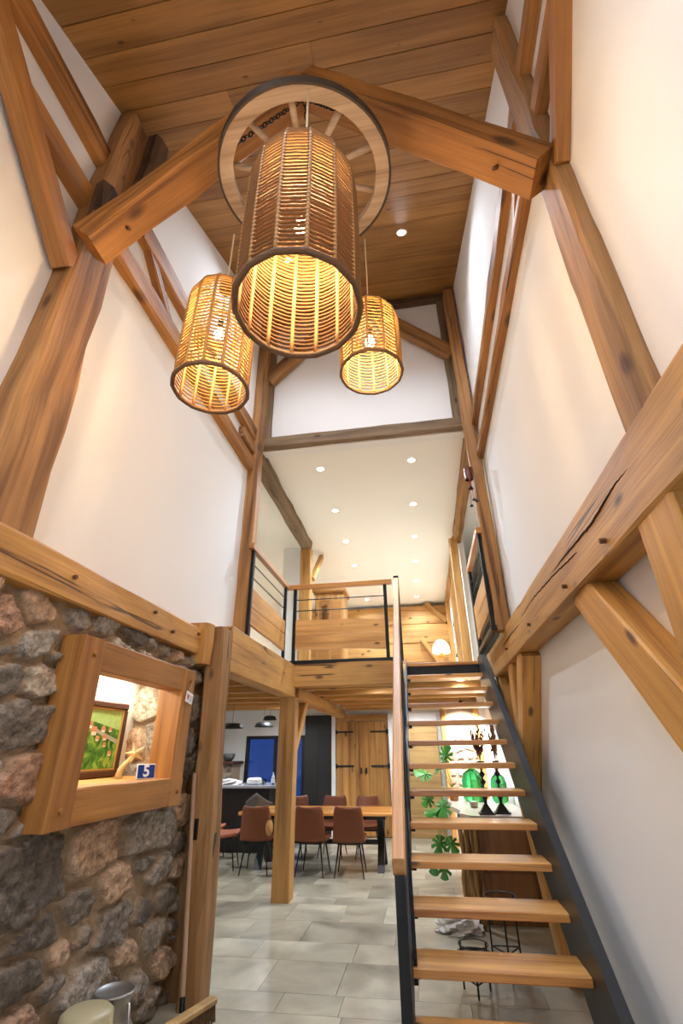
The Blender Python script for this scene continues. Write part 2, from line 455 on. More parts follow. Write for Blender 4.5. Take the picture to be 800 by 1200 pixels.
o = bk.build('roof_backing', M['darkcab']); o.parent = ceil; struct(o)  # dark slab added behind the boards to stop light leaks

def wall_poly(name, poly, a, b, axis, mat, parent=None, label=None):
    o = MB().prism(poly, a, b, axis).build(name, mat, parent=parent); return struct(o, label)
# upper left wall: above the tie beam of the stone wall
wall_poly('wall_left_upper', [(YB-0.2, 2.5), (5.32, 2.5), (5.32, roofz(5.32)+0.15), (YB-0.2, roofz(YB-0.2)+0.15)], XL-0.3, XL, 'X', M['plaster'])
wall_poly('wall_right_upper', [(YB-0.2, 2.6), (5.25, 2.6), (5.25, roofz(5.32)+0.15), (YB-0.2, roofz(YB-0.2)+0.15)], XR, XR+0.3, 'X', M['plaster'])
wall_poly('wall_right_lower', [(YB-0.2, -0.05), (9.7, -0.05), (9.7, 2.72), (YB-0.2, 2.72)], 1.1, 1.3, 'X', M['plaster'])
wbh = MB().box(XL-0.4, -1.7, YB-0.2, YB, -0.05, 5.2).box(0.6, 1.4, YB-0.2, YB, -0.05, 5.2).box(-1.7, 0.6, YB-0.2, YB, -0.05, 1.0).box(-1.7, 0.6, YB-0.2, YB, 3.2, 5.2)
struct(wbh.build('wall_behind', M['plaster']))
w2 = MB().box(-1.7, -1.62, YB-0.14, YB-0.06, 1.0, 3.2).box(0.52, 0.6, YB-0.14, YB-0.06, 1.0, 3.2).box(-1.62, 0.52, YB-0.14, YB-0.06, 1.0, 1.08).box(-1.62, 0.52, YB-0.14, YB-0.06, 3.12, 3.2).box(-0.58, -0.52, YB-0.14, YB-0.06, 1.08, 3.12)
w2 = struct(w2.build('added_window', M['frame']))  # added window behind the viewer, only there to let fill light in
g2 = MB().box(-1.62, 0.52, YB-0.105, YB-0.095, 1.08, 3.12).build('glass', M['pane']); g2.parent = w2
ad_ = bpy.data.lights.new('fill_light', 'AREA'); ad_.shape = 'RECTANGLE'; ad_.size = 2.3; ad_.size_y = 2.2; ad_.energy = 75; ad_.color = (0.80, 0.90, 1.0)  # cool area lamp added out of view to brighten the near walls
ao = bpy.data.objects.new('fill_light', ad_); C.objects.link(ao); ao.location = (-0.55, YB-0.6, 2.3); ao.rotation_euler = (R_(97), 0, 0)
# gable wall above the gallery opening
wall_poly('wall_gable', [(XL-0.3, 5.5), (1.3, 5.5), (1.3, 8.5), (XL-0.3, 8.5)], 5.45, 5.6, 'Y', M['plaster'])
# upper storey
struct(MB().box(-4.2, 2.4, 5.45, 14.5, 5.56, 5.7).build('ceiling_gallery', M['cream']))
struct(MB().box(-4.3, -4.1, 5.3, 14.5, 2.75, 5.7).build('wall_gallery_left', M['cream']))
struct(MB().box(2.3, 2.5, 5.0, 14.5, -0.05, 5.7).build('wall_gallery_right', M['cream']))
struct(MB().box(-4.3, XL-0.3, 5.2, 5.32, 2.5, 8.3).build('wall_gallery_front_left', M['cream']))
struct(MB().box(XR+0.3, 2.5, 5.1, 5.25, 2.6, 8.3).build('wall_gallery_front_right', M['cream']))
struct(MB().box(-4.3, 2.5, 14.3, 14.5, 2.75, 5.7).build('wall_gallery_back', M['cream']))
struct(MB().box(0.95, 1.05, 8.95, 14.3, 2.75, 5.6).build('wall_gallery_inner_right', M['cream']))
struct(MB().box(-2.75, -2.25, 9.2, 9.3, 2.78, 5.56).build('wall_gallery_partition', M['white']))
# upper floor plates (pale boards seen from below)
M['paleboard'] = wood('pale_floor_board', (224, 208, 182), (200, 180, 150), 'X', 0.5, 0.5, 0.0)
for i, (x0, x1, y0, y1) in enumerate(((-6.2, -2.0, 4.45, 6.9), (-6.2, -0.26, 6.9, 7.62), (0.9, 2.4, 6.9, 7.62), (-6.2, 2.4, 7.62, 14.4), (1.05, 2.4, 5.2, 6.9))):
    struct(MB().box(x0, x1, y0, y1, 2.58, 2.70).build('floor_upper', M['paleboard']))
# ground floor shell
struct(MB().box(-6.3, -6.15, 4.3, 12, -0.05, 2.6).build('wall_kitchen_left', M['white']))
struct(MB().box(-6.3, -2.4, 4.36, 4.5, -0.05, 2.6).build('wall_kitchen_front', M['white']))
wb = MB()
YW = 11.65
wb.box(-6.3, -4.15, YW, YW+0.2, -0.05, 2.62).box(-4.15, -2.75, YW, YW+0.2, 1.93, 2.62).box(-2.75, 1.3, YW, YW+0.2, -0.05, 2.62)
struct(wb.build('wall_back', M['white']))
# side of the small stair-side room and its niche wall
struct(MB().box(0.98, 1.12, 9.6, YW, -0.05, 2.6).build('wall_niche_right', M['plaster']))

# ------------------------------------------------------------------ stone wall
def px_wall(u, v, X=-1.98, H=1.6):
    p, y, r, F = .4719, .1575, -.0109, 548.67
    cy, sy, cp, sp, cr, sr = math.cos(y), math.sin(y), math.cos(p), math.sin(p), math.cos(r), math.sin(r)
    f = np.array([-sy*cp, cy*cp, sp]); rt = np.array([cy, sy, 0]); up = np.cross(rt, f)
    r2 = rt*cr+up*sr; u2 = -rt*sr+up*cr
    d = (u-400)/F*r2-(v-600)/F*u2+f; t = X/d[0]
    return t*d[1], H+t*d[2]
# stones of the wall: place (y, z), reach and colour of each
GREY, DARK, TAN, RED, VD, PALE = (156, 147, 135), (126, 117, 107), (190, 160, 132), (168, 132, 108), (102, 94, 86), (184, 172, 155)
STN = [(12,725,26,RED),(48,715,20,TAN),(88,704,11,DARK),(100,722,14,GREY),(47,752,24,GREY),(70,768,9,DARK),(8,762,13,DARK),(52,797,22,PALE),(12,795,20,DARK),(32,850,30,DARK),(32,905,27,RED),(-4,897,16,GREY),(3,962,16,DARK),(28,970,11,DARK),
 (128,735,14,GREY),(158,747,13,VD),(182,756,10,GREY),(197,763,8,GREY),(211,770,7,TAN),(224,777,6,GREY),(234,792,8,GREY),(228,830,14,DARK),(222,870,12,DARK),(216,905,10,VD),(40,1032,44,VD),(112,1000,30,TAN),(178,975,24,GREY),(138,1032,20,TAN),(150,985,10,DARK),
 (98,1057,20,DARK),(75,1053,9,VD),(172,1012,13,DARK),(192,1018,13,GREY),(137,1087,20,DARK),(104,1100,13,DARK),(46,1098,26,VD),(76,1117,15,TAN),(168,1072,12,VD),(183,1098,14,GREY),(200,1050,11,DARK),(152,1122,15,TAN),(110,1152,22,GREY),(22,1152,30,VD),(66,1160,14,DARK),
 (165,1158,15,GREY),(193,1130,13,TAN),(180,1178,13,GREY),(204,1085,8,DARK),(200,1165,9,VD),(-8,1108,14,DARK),(138,1150,10,VD)]
seeds = []
for u, v, r, c in STN:
    a = px_wall(u, v); b = px_wall(u, v + r); b2 = px_wall(u + r, v)
    ry, rz = max(0.05, abs(b2[0]-a[0])), max(0.05, abs(b[1]-a[1]))
    seeds.append((a[0], a[1], ry, rz, c))
rr = random.Random(5)
def clear(y, z):
    return all(((y-s[0])/(s[2]+0.1))**2 + ((z-s[1])/(s[3]+0.09))**2 > 1.0 for s in seeds)
for _ in range(4000):
    y, z = rr.uniform(-2.0, 4.45), rr.uniform(0.02, 2.42)
    if clear(y, z): seeds.append((y, z, rr.uniform(0.09, 0.17), rr.uniform(0.07, 0.12), rr.choice([GREY, DARK, TAN, DARK, GREY, PALE, RED])))
def stone_sheet(name, y0, y1, z0, z1, step, place, hole=None, sd=None, depth=0.075, bright=1.0):
    """one sheet of rubble masonry; place(y,z,h) gives the 3-D point"""
    sd = np.array([(s[0], s[1], s[2], s[3]) for s in sd]); 
    ny, nz = int((y1-y0)/step)+1, int((z1-z0)/step)+1
    Y, Z = np.meshgrid(np.linspace(y0, y1, ny), np.linspace(z0, z1, nz), indexing='ij')
    rs = np.random.RandomState(2)
    def vn(Y, Z, sc, amp):
        out = np.zeros_like(Y)
        for k in range(5):
            a, b, c = rs.uniform(-1, 1), rs.uniform(-1, 1), rs.uniform(0, 6.28)
            out += np.sin((Y*a+Z*b)*sc*6.28 + c + 1.5*np.sin((Y*b - Z*a)*sc*4+c))
        return out/5*amp
    wy, wz = vn(Y, Z, 3.2, 0.022)+vn(Y, Z, 9, 0.010), vn(Y, Z, 3.7, 0.022)+vn(Y, Z, 9, 0.010)
    d = ((Y+wy)[..., None]-sd[:, 0])**2/(sd[:, 2]**2) + ((Z+wz)[..., None]-sd[:, 1])**2/(sd[:, 3]**2)
    d = np.sqrt(d)
    idx = np.argsort(d, axis=-1)[..., :2]
    d1 = np.take_along_axis(d, idx[..., :1], -1)[..., 0]; d2 = np.take_along_axis(d, idx[..., 1:2], -1)[..., 0]
    i1 = idx[..., 0]
    sz = np.minimum(sd[i1, 2], sd[i1, 3])
    e = (d2-d1)*sz*0.5           # distance to the border with the neighbour
    lim = (1.5-d1)*sz           # stones do not grow past their own reach
    e = np.minimum(e, lim)
    m = np.clip((e-0.012)/0.012, 0, 1); m = m*m*(3-2*m)
    ph = rs.uniform(0, 6.28, len(sd)); tl = rs.uniform(-0.5, 0.5, (len(sd), 2)); hb = rs.uniform(0.75, 1.05, len(sd))
    h = m*(hb[i1] + 0.7*tl[i1, 0]*(Y-sd[i1, 0])/sd[i1, 2]*0.5 + 0.7*tl[i1, 1]*(Z-sd[i1, 1])/sd[i1, 3]*0.5)
    rough = vn(Y, Z, 7, 0.16)+vn(Y, Z, 15, 0.10)+vn(Y, Z, 31, 0.08)
    def facets(sz_, seed):
        gx, gy = np.floor(Y/sz_), np.floor(Z/sz_); best = np.full(Y.shape, 9e9); out = np.zeros(Y.shape)
        for di in (-1, 0, 1):
            for dj in (-1, 0, 1):
                cx, cy_ = gx+di, gy+dj
                hh = lambda a, b, c_: (np.sin(cx*a+cy_*b+seed*c_)*43758.5453) % 1.0
                px_, py_ = (cx+hh(12.9, 78.2, 1.7))*sz_, (cy_+hh(39.3, 11.1, 2.3))*sz_
                dd = (Y-px_)**2+(Z-py_)**2
                val = (hh(7.1, 91.7, 3.1)-0.5)*0.5 + (hh(53.1, 17.3, 0.7)-0.5)*(Y-px_)/sz_ + (hh(23.7, 5.9, 4.1)-0.5)*(Z-py_)/sz_
                k_ = dd < best; best = np.where(k_, dd, best); out = np.where(k_, val, out)
        return out
    rough = rough*0.5 + facets(0.085, 1.0)*0.42 + facets(0.036, 5.0)*0.20
    h = np.clip(h + m*rough, -0.05, 1.2)*depth + (1-m)*vn(Y, Z, 5, 0.012)
    vs = [place(Y[i, j], Z[i, j], h[i, j]) for i in range(ny) for j in range(nz)]
    fs = []
    for i in range(ny-1):
        for j in range(nz-1):
            yc, zc = (Y[i, j]+Y[i+1, j])/2, (Z[i, j]+Z[i, j+1])/2
            if hole and hole[0] < yc < hole[1] and hole[2] < zc < hole[3]: continue
            fs.append((i*nz+j, (i+1)*nz+j, (i+1)*nz+j+1, i*nz+j+1))
    return vs, fs, m, i1
def stone_obj(name, vs, fs, m, i1, sd, parent=None, smooth=True):
    me = bpy.data.meshes.new(name); me.from_pydata([tuple(v) for v in vs], [], fs); me.update()
    ca = me.color_attributes.new('stone', 'FLOAT_COLOR', 'POINT')
    cols = np.array([s2l(s[4]) for s in sd]); mort = np.array(s2l((172, 150, 124)))
    c = cols[i1]*m[..., None] + mort*(1-m[..., None]); c[..., 3] = 0.25 + 0.75*m
    ca.data.foreach_set('color', c.reshape(-1).astype(np.float32))
    me.materials.append(M['stone'])
    for p in me.polygons: p.use_smooth = smooth
    o = bpy.data.objects.new(name, me); C.objects.link(o); return o
HOLE = (2.58, 3.74, 1.38, 2.10)
vs, fs, m_, i_ = stone_sheet('wall_left_stone', -2.0, 4.34, -0.02, 2.46, 0.0125, lambda y, z, h: (-2.045+h, y, z), HOLE, seeds, 0.072)
stw = struct(stone_obj('wall_left_stone', vs, fs, m_, i_, seeds))
# body of the wall behind the stones, with the niche opening left free
bw_ = MB()
bw_.box(-2.5, -2.06, -2.2, 2.48, -0.05, 2.5).box(-2.5, -2.06, 4.12, 4.35, -0.05, 2.5).box(-2.5, -2.06, 2.48, 4.12, -0.05, 1.34).box(-2.5, -2.06, 2.48, 4.12, 2.2, 2.5)
o = bw_.build('wall_left_core', M['mortar']); struct(o)
# niche: plaster back, ceiling, stone reveal on the far side
struct(MB().box(-2.62, -2.50, 2.3, 4.35, 1.30, 2.3).build('wall_niche_back', M['white']))
nsd = [(-2.15, 2.03, .16, .12, PALE), (-2.36, 1.97, .12, .12, PALE), (-2.2, 1.72, .17, .13, GREY), (-2.42, 1.66, .10, .11, TAN), (-2.15, 1.47, .15, .09, RED), (-2.4, 1.45, .12, .08, GREY), (-2.05, 1.85, .1, .08, GREY), (-2.2, 1.33, .2, .07, TAN)]
vs, fs, m2, i2 = stone_sheet('wall_niche_stone', -2.52, -2.05, 1.34, 2.22, 0.012, lambda y, z, h: (y, 4.10-h*0.9, z), None, nsd, 0.06)
struct(stone_obj('wall_niche_stone', vs, fs, m2, i2, nsd))

# ------------------------------------------------------------------ niche window frame on the stone wall
nf = thing('niche_surround', (-1.95, 3.12, 1.25), 'honey oak frame with pegged corners around the lit niche in the stone wall', 'window frame')
FX = -1.95
def fb_(name, p0, p1, w, h, pegs=()):
    return beam(name, p0, p1, w, h, M['frame'], None, parent=nf, rough=0.003, ch=0.006, up=(0, 0, 1) if abs(p0[2]-p1[2]) < 0.3 else (0, 1, 0), pegs=pegs)
fb_('top_rail', (FX, 2.46, 2.125), (FX, 3.90, 2.125), 0.135, 0.17)
fb_('bottom_rail', (FX, 2.47, 1.345), (FX, 3.90, 1.345), 0.14, 0.18)
fb_('side_post', (FX, 2.56, 1.255), (FX, 2.54, 2.215), 0.145, 0.20)
fb_('side_post', (FX-0.03, 3.80, 1.255), (FX-0.03, 3.80, 2.205), 0.20, 0.19)
MB().box(-2.50, -2.02, 2.5, 4.06, 1.36, 1.435).build('sill', M['oakY'], nf)
for (yy_, zz_) in ((2.55, 2.12), (3.81, 2.12), (2.55, 1.34), (3.82, 1.34)):
    MB().tube([(-1.89, yy_, zz_), (-1.862, yy_, zz_)], 0.014, 6).build('peg', M['frame'], nf)

# painting in the niche
pt = thing('framed_painting', (-2.44, 3.5, 1.436), 'gilt and dark wood framed painting of a green village landscape standing in the wall niche', 'painting')
lean = 0.03
def pbox(mb, x0, x1, y0, y1, z0, z1):
    return mb.box(x0, x1, y0, y1, z0, z1)
y0, y1, z0, z1 = 3.13, 3.88, 1.437, 1.965
m1 = MB()
for a in ((y0, y1, z0, z0+0.05), (y0, y1, z1-0.05, z1), (y0, y0+0.05, z0+0.05, z1-0.05), (y1-0.05, y1, z0+0.05, z1-0.05)):
    m1.cbox(-2.46, -2.42, a[0], a[1], a[2], a[3], 0.01)
m1.build('outer_frame', M['walnutframe'], pt)
m1 = MB()
for a in ((y0+.05, y1-.05, z0+.05, z0+.062), (y0+.05, y1-.05, z1-.062, z1-.05), (y0+.05, y0+.062, z0+.062, z1-.062), (y1-.062, y1-.05, z0+.062, z1-.062)):
    m1.box(-2.455, -2.428, *a)
m1.build('gilt_fillet', M['gold'], pt)
canvas = MB().box(-2.455, -2.440, y0+.06, y1-.06, z0+.06, z1-.06).build('canvas', M['paint'], pt)
cv = lambda yy, zz, w, h: (yy, yy+w, zz, zz+h)
mb = MB(); mb.prism([(y0+.06, z1-.20), (y0+.35, z1-.15), (y1-.06, z1-.20), (y1-.06, z1-.06), (y0+.06, z1-.06)], -2.441, -2.4385, 'X'); mb.build('painted_meadow', M['skyp'], canvas)
mb = MB(); mb.prism([(y0+.2, z1-.17), (y1-.06, z1-.30), (y1-.06, z1-.27), (y0+.2, z1-.15)], -2.4405, -2.438, 'X'); mb.build('painted_road', M['roadp'], canvas)
for (a, b, s) in ((3.50, 1.75, .040), (3.61, 1.765, .028), (3.645, 1.71, .03), (3.555, 1.70, .024), (3.74, 1.60, .024), (3.44, 1.79, .034), (3.655, 1.66, .022), (3.70, 1.765, .022), (3.39, 1.72, .03)):
    MB().box(-2.441, -2.4375, a-s*.7, a+s*.7, b-s*.7, b).build('painted_house', M['housep'], canvas)
    MB().prism([(a-s, b-0.004), (a+s, b-0.004), (a+s*.5, b+s*.8), (a-s*.6, b+s*.8)], -2.4405, -2.4368, 'X').build('painted_roof', M['roofp'], canvas)

# starfish on a small stand, and the enamel number
def star(name, c, R, r, mat, parent, axis_tilt=0.0):
    vs = []; fs = []
    for j in range(10):
        rad = R if j % 2 == 0 else r; a = PI/2 + j*PI/5 + 0.3
        vs.append((0.8*rad*math.cos(a), 0.6*rad*math.cos(a), rad*math.sin(a)))
    vs += [(0.012, -0.016, 0), (-0.006, 0.008, 0)]
    for j in range(10): fs += [(j, (j+1) % 10, 10), ((j+1) % 10, j, 11)]
    return MB().add([(v[0]+c[0], v[1]+c[1], v[2]+c[2]) for v in vs], fs).build(name, mat, parent)
M['starm'] = plain('starfish', (232, 204, 150), 0.8, bump=0.6, bscale=160)
sf = thing('starfish_ornament', (-2.2, 3.62, 1.436), 'cream starfish ornament on a pale driftwood foot behind the number plate', 'ornament')
Mr = Matrix.Rotation(-0.9, 4, 'Z')
so = star('starfish', (-2.15, 3.62, 1.60), 0.078, 0.028, M['starm'], sf)
MB().tube([(-2.24, 3.60, 1.437), (-2.235, 3.61, 1.50), (-2.17, 3.625, 1.58)], [0.03, 0.02, 0.014], 8).build('stand', M['starm'], sf, smooth=True)
npz = thing('number_plate', (-2.0, 3.5, 1.436), 'small blue enamel house number plate with white number five on the niche sill', 'number plate')
pm = Matrix.Translation((-1.985, 3.53, 1.4365)) @ Matrix.Rotation(R_(58), 4, 'Z') @ Matrix.Rotation(R_(-8), 4, 'X')
plate = MB().cbox(-0.07, 0.07, -0.004, 0.004, 0, 0.095, 0.003, mat=pm).build('plate', M['whiteenamel'], npz)
MB().box(-0.064, 0.064, -0.0055, -0.0042, 0.006, 0.089, mat=pm).build('blue_field', M['blueenamel'], plate)
def text_obj(txt, size, mat, parent, mx, name='lettering', extrude=0.0008, bold=0.0):
    cu = bpy.data.curves.new(name, 'FONT'); cu.body = txt; cu.size = size; cu.extrude = extrude; cu.offset = bold
    cu.align_x = 'CENTER'; cu.align_y = 'CENTER'
    t = bpy.data.objects.new(name, cu); C.objects.link(t)
    dg = bpy.context.evaluated_depsgraph_get(); dg.update()
    me = bpy.data.meshes.new_from_object(t.evaluated_get(dg))
    bpy.data.objects.remove(t); me.materials.clear(); me.materials.append(mat)
    o = bpy.data.objects.new(name, me); C.objects.link(o); o.parent = parent
    org = Vector(parent['_org']); o.matrix_local = Matrix.Translation(-org) @ mx
    return o
text_obj('5', 0.10, M['whiteenamel'], plate, pm @ Matrix.Translation((0, -0.0062, 0.047)) @ Matrix.Rotation(PI/2, 4, 'X'), 'numeral', bold=0.003)
# hanging tag
tg = thing('hanging_tag', (-1.87, 3.80, 2.09), 'small white card tag hanging by a string on the right corner of the niche frame', 'tag')
tm = Matrix.Translation((-1.865, 3.80, 1.995)) @ Matrix.Rotation(PI/2, 4, 'Z') @ Matrix.Rotation(0.16, 4, 'Y')
card = MB().box(-0.06, 0.06, -0.0015, 0.0015, -0.04, 0.04, mat=tm).build('card', M['whiteenamel'], tg)
MB().tube([(-1.868, 3.78, 2.032), (-1.852, 3.81, 2.125), (-1.868, 3.83, 2.025)], 0.0015, 4).build('string', M['cord'], tg)
mb = MB()
for a, b in (((-0.045, 0.02), (-0.030, -0.005)), ((-0.015, 0.02), (-0.030, -0.005)), ((-0.038, 0.0), (-0.030, -0.02)), ((-0.022, 0.0), (-0.030, -0.02))):
    mb.tube([tm @ Vector((a[0], -0.003, a[1])), tm @ Vector((b[0], -0.003, b[1]))], 0.0035, 5)
mb.build('printed_emblem', M['red'], card)
mb = MB()
for k in range(4): mb.box(-0.008, 0.048 - 0.008*(k % 2), -0.0028, -0.0018, 0.012-0.012*k, 0.016-0.012*k, mat=tm)
mb.build('printed_lines', M['greyink'], card)

# ------------------------------------------------------------------ timber frame, left side
LB = M['oakbeam']
M['jamb'] = wood('jamb_timber', (150, 112, 76), (92, 62, 38), 'X', 0.7, 0.7, 0.8)
M['polew'] = plain('grey_broom_pole', (170, 138, 110), 0.6, var=0.15, bscale=8)
beam('wall_beam', (-2.04, -2.0, 2.49), (-2.04, 4.42, 2.49), 0.2, 0.23, LB, 'long pale oak beam lying along the top of the stone wall', up=(0, 0, 1),
     pegs=[(4.3, 0.02, '-y'), (5.2, 0.05, '-y'), (5.5, -0.03, '-y'), (5.95, 0.05, '-y'), (6.1, -0.05, '-y')])
beam('post', (-1.795, 4.32, 0.0), (-1.895, 4.32, 2.66), 0.17, 0.24, M['palepost'], 'rough hewn post with slots at the end of the stone wall', 'post', up=(0, 1, 0), rough=0.012, ch=0.03)
beam('jamb_post', (-1.99, 4.40, 0.0), (-1.99, 4.40, 2.4), 0.20, 0.14, M['jamb'], 'narrow dark timber closing the gap between stone wall and slotted post', 'post', up=(0, 1, 0), rough=0.005)
beam('corbel_block', (-1.98, 4.10, 2.30), (-1.98, 4.10, 2.66), 0.22, 0.16, LB, 'short rounded oak block joining the stone wall beam to the slotted post', 'beam', up=(0, 1, 0), rough=0.008, ch=0.03)
slot = MB().box(-1.95, -1.90, 4.185, 4.203, 1.06, 1.20); 
MB().box(-1.875, -1.845, 4.188, 4.204, 0.99, 1.13).build('mortise_slot', M['black']).parent = None
for o in [x for x in bpy.data.objects if x.name.startswith('mortise_slot')]:
    pass
post_end = [x for x in bpy.data.objects if x.name == 'post'][0]
ms = bpy.data.objects['mortise_slot']; ms.parent = post_end; ms.matrix_parent_inverse = post_end.matrix_world.inverted() if False else Matrix()
bpy.context.view_layer.update()
ms.matrix_parent_inverse = post_end.matrix_world.inverted()
m2s = MB().box(-1.76, -1.743, 4.30, 4.35, 0.86, 1.02).build('mortise_slot', M['black']); m2s.parent = post_end; m2s.matrix_parent_inverse = post_end.matrix_world.inverted()

LX = -2.05
beam('tall_post', (LX, 1.80, 2.6), (LX, 1.78, roofz(1.78)-0.09), 0.19, 0.36, M['old'], 'wide weathered post rising from the stone wall beam to the roof boards', 'post', up=(0, 1, 0), rough=0.012, ch=0.02, taper=0.66)
beam('purlin_beam', (-2.095, YB, 5.72), (-2.095, 5.25, 5.62), 0.11, 0.22, M['warm'], 'upper of the two long warm brown beams along the high left wall', rough=0.010, ch=0.02)
beam('purlin_beam', (-2.095, YB, 5.14), (-2.095, 5.25, 5.13), 0.11, 0.21, M['warm'], 'lower of the two long warm brown beams along the high left wall', rough=0.010, ch=0.02)
beam('brace', (-2.035, 1.66, 4.37), (-2.035, 0.36, 5.66), 0.12, 0.15, M['warm'], 'straight brace climbing from the wide left post towards the near roof edge', 'brace', up=(0, 0, 1), rough=0.008, ch=0.015)
beam('short_brace', (-2.10, 2.35, 5.60), (-2.10, 2.85, 5.2), 0.09, 0.10, M['warm'], 'short slanting timber between the two high beams of the left wall', 'brace', rough=0.008)
beam('short_block', (-2.09, 4.75, 5.38), (-2.09, 5.22, 5.38), 0.10, 0.16, M['old'], 'short timber block wedged between the high left beams near the gallery post', 'beam')
beam('dark_stub', (-1.99, 1.74, 4.72), (-1.99, 1.72, 5.3), 0.14, 0.16, M['darkold'], 'gnarled dark stub of timber above the end of the left truss strut', 'beam', up=(0, 1, 0), rough=0.02, ch=0.03)
beam('dark_post_head', (-1.93, 1.96, 5.25), (-1.93, 1.96, 6.44), 0.13, 0.15, M['darkold'], 'dark split timber rising to the roof boards beside the wide left post', 'post', up=(0, 1, 0), rough=0.02, ch=0.03)
beam('gallery_post', (-2.07, 5.28, 2.6), (-2.07, 5.28, 8.0), 0.20, 0.20, M['old'], 'tall crooked post at the left front corner of the gallery opening', 'post', up=(0, 1, 0), rough=0.014, ch=0.03)
beam('gable_post', (-1.97, 5.42, 5.68), (-1.97, 5.42, 8.15), 0.13, 0.10, M['greyold'], 'grey weathered post against the left edge of the white gable wall', 'post', up=(0, 1, 0))
# ------------------------------------------------------------------ timber frame, right side
beam('wall_beam', (1.00, -2.0, 2.58), (1.00, 6.95, 2.58), 0.19, 0.35, LB, 'massive cracked oak beam running along the right wall above the stairs', up=(0, 0, 1), rough=0.0035, ch=0.012,
     pegs=[(4.2, -0.11, '+y'), (4.9, -0.11, '+y'), (6.0, -0.08, '+y'), (7.2, -0.05, '+y')])
beam('post', (1.01, 1.76, 0.0), (1.01, 1.76, 2.43), 0.18, 0.30, LB, 'broad oak post below the big beam at the right edge of the photo', 'post', up=(0, 1, 0))
beam('brace', (1.02, 2.88, 2.46), (1.02, 1.4, 1.02), 0.16, 0.25, LB, 'broad slanting oak brace below the big beam on the right wall', 'brace', up=(0, 1, 0.3))
beam('stair_brace', (1.015, 4.76, 2.44), (1.015, 5.80, 1.30), 0.17, 0.24, LB, 'nearest of three oak braces that converge behind the stair stringer', 'brace', up=(0, 1, 0.5))
beam('stair_brace', (1.015, 5.45, 2.44), (1.015, 5.82, 1.32), 0.15, 0.20, LB, 'middle of three oak braces that converge behind the stair stringer', 'brace', up=(0, 1, 0.5))
beam('stair_brace', (1.015, 6.45, 2.44), (1.015, 5.86, 1.32), 0.15, 0.22, LB, 'farthest of three oak braces that converge behind the stair stringer', 'brace', up=(0, 1, 0.5))
beam('stair_post', (0.97, 5.95, 1.35), (0.97, 5.0, 0.0), 0.16, 0.24, M['dockbeam'] if 'dockbeam' in M else LB, 'slanting timber on the floor below the stairs beside the right wall', 'brace', up=(0, 1, 0.5))
beam('tall_post', (1.005, 1.655, 2.62), (1.005, 1.68, roofz(1.66)-0.08), 0.18, 0.225, M['palepost'], 'cracked hewn post rising from the big right beam to the roof boards', 'post', up=(0, 1, 0), rough=0.012, ch=0.02)
beam('purlin_beam', (0.97, YB, 5.52), (0.97, 5.2, 5.46), 0.09, 0.15, M['warm'], 'upper of the two slim beams along the high right wall', rough=0.008, ch=0.02)
beam('purlin_beam', (0.97, YB, 5.02), (0.97, 5.2, 4.93), 0.09, 0.12, M['warm'], 'lower of the two slim beams along the high right wall', rough=0.010, ch=0.02)
beam('brace', (0.965, 1.58, 4.40), (0.965, 0.42, 5.69), 0.09, 0.13, M['warm'], 'straight brace climbing from the cracked right post towards the near roof edge', 'brace', rough=0.008)
beam('short_brace', (0.97, 1.95, 5.35), (0.97, 2.35, 4.95), 0.08, 0.10, M['warm'], 'short slanting timber between the two high beams of the right wall', 'brace')
beam('gallery_post', (0.90, 5.24, 2.72), (0.90, 5.24, 8.03), 0.15, 0.15, M['old'], 'tall slim post at the right front corner of the gallery opening', 'post', up=(0, 1, 0), rough=0.010, ch=0.02)
beam('gable_post', (0.80, 5.42, 5.68), (0.80, 5.42, 8.15), 0.14, 0.10, M['greyold'], 'grey weathered post against the right edge of the white gable wall', 'post', up=(0, 1, 0))
beam('tie_beam', (-2.02, 5.42, 5.60), (0.92, 5.42, 5.60), 0.14, 0.17, M['greyold'], 'grey weathered tie beam below the white gable wall', rough=0.010)
beam('ridge_plate', (-2.1, 5.38, 8.12), (0.98, 5.38, 8.12), 0.12, 0.12, M['darkold'], 'dark plate where the roof boards meet the gable wall')
beam('gable_brace', (0.86, 5.36, 6.83), (-0.36, 5.36, 8.02), 0.13, 0.22, M['old'], 'slanting brace on the right half of the white gable wall', 'brace')
beam('gable_brace', (-2.0, 5.36, 6.76), (-0.80, 5.36, 8.02), 0.13, 0.22, M['old'], 'slanting brace on the left half of the white gable wall', 'brace')
# long drying cracks of the big timbers
M['crack'] = plain('dark_crack', (58, 32, 14), 0.9)
def crack(name, side, pts):
    o = bpy.data.objects[name]; ws = [v.co for v in o.data.vertices]
    hy = max(abs(v.y) for v in ws); hz = max(abs(v.z) for v in ws)
    mb = MB(); rr_ = random.Random(len(pts)*7+int(pts[0][0]*100)); P3 = []; rs_ = []
    n = 14*(len(pts)-1)
    for i in range(n+1):
        u = i/n*(len(pts)-1); k = min(int(u), len(pts)-2); f = u-k
        a = pts[k][0]*(1-f)+pts[k+1][0]*f; b = pts[k][1]*(1-f)+pts[k+1][1]*f + rr_.uniform(-.0025, .0025)
        P3.append({'+y': (a, hy-0.005, b), '-y': (a, -hy+0.005, b), '-z': (a, b, -hz+0.005), '+z': (a, b, hz-0.005)}[side])
        rs_.append(0.0012+0.0055*math.sin(PI*i/n)**0.7)
    mb.tube(P3, rs_, 6); q = mb.build('drying_crack', M['crack']); q.parent = o; q.location = (0, 0, 0)
crack('wall_beam.001', '+y', [(3.6, 0.02), (3.95, 0.05), (4.3, 0.025), (4.7, 0.045), (5.3, 0.06)])
crack('wall_beam.001', '+y', [(4.6, -0.01), (5.1, 0.03), (5.7, 0.06), (6.4, 0.05)])
crack('wall_beam.001', '+y', [(6.2, 0.01), (6.9, 0.03), (7.6, 0.02)])
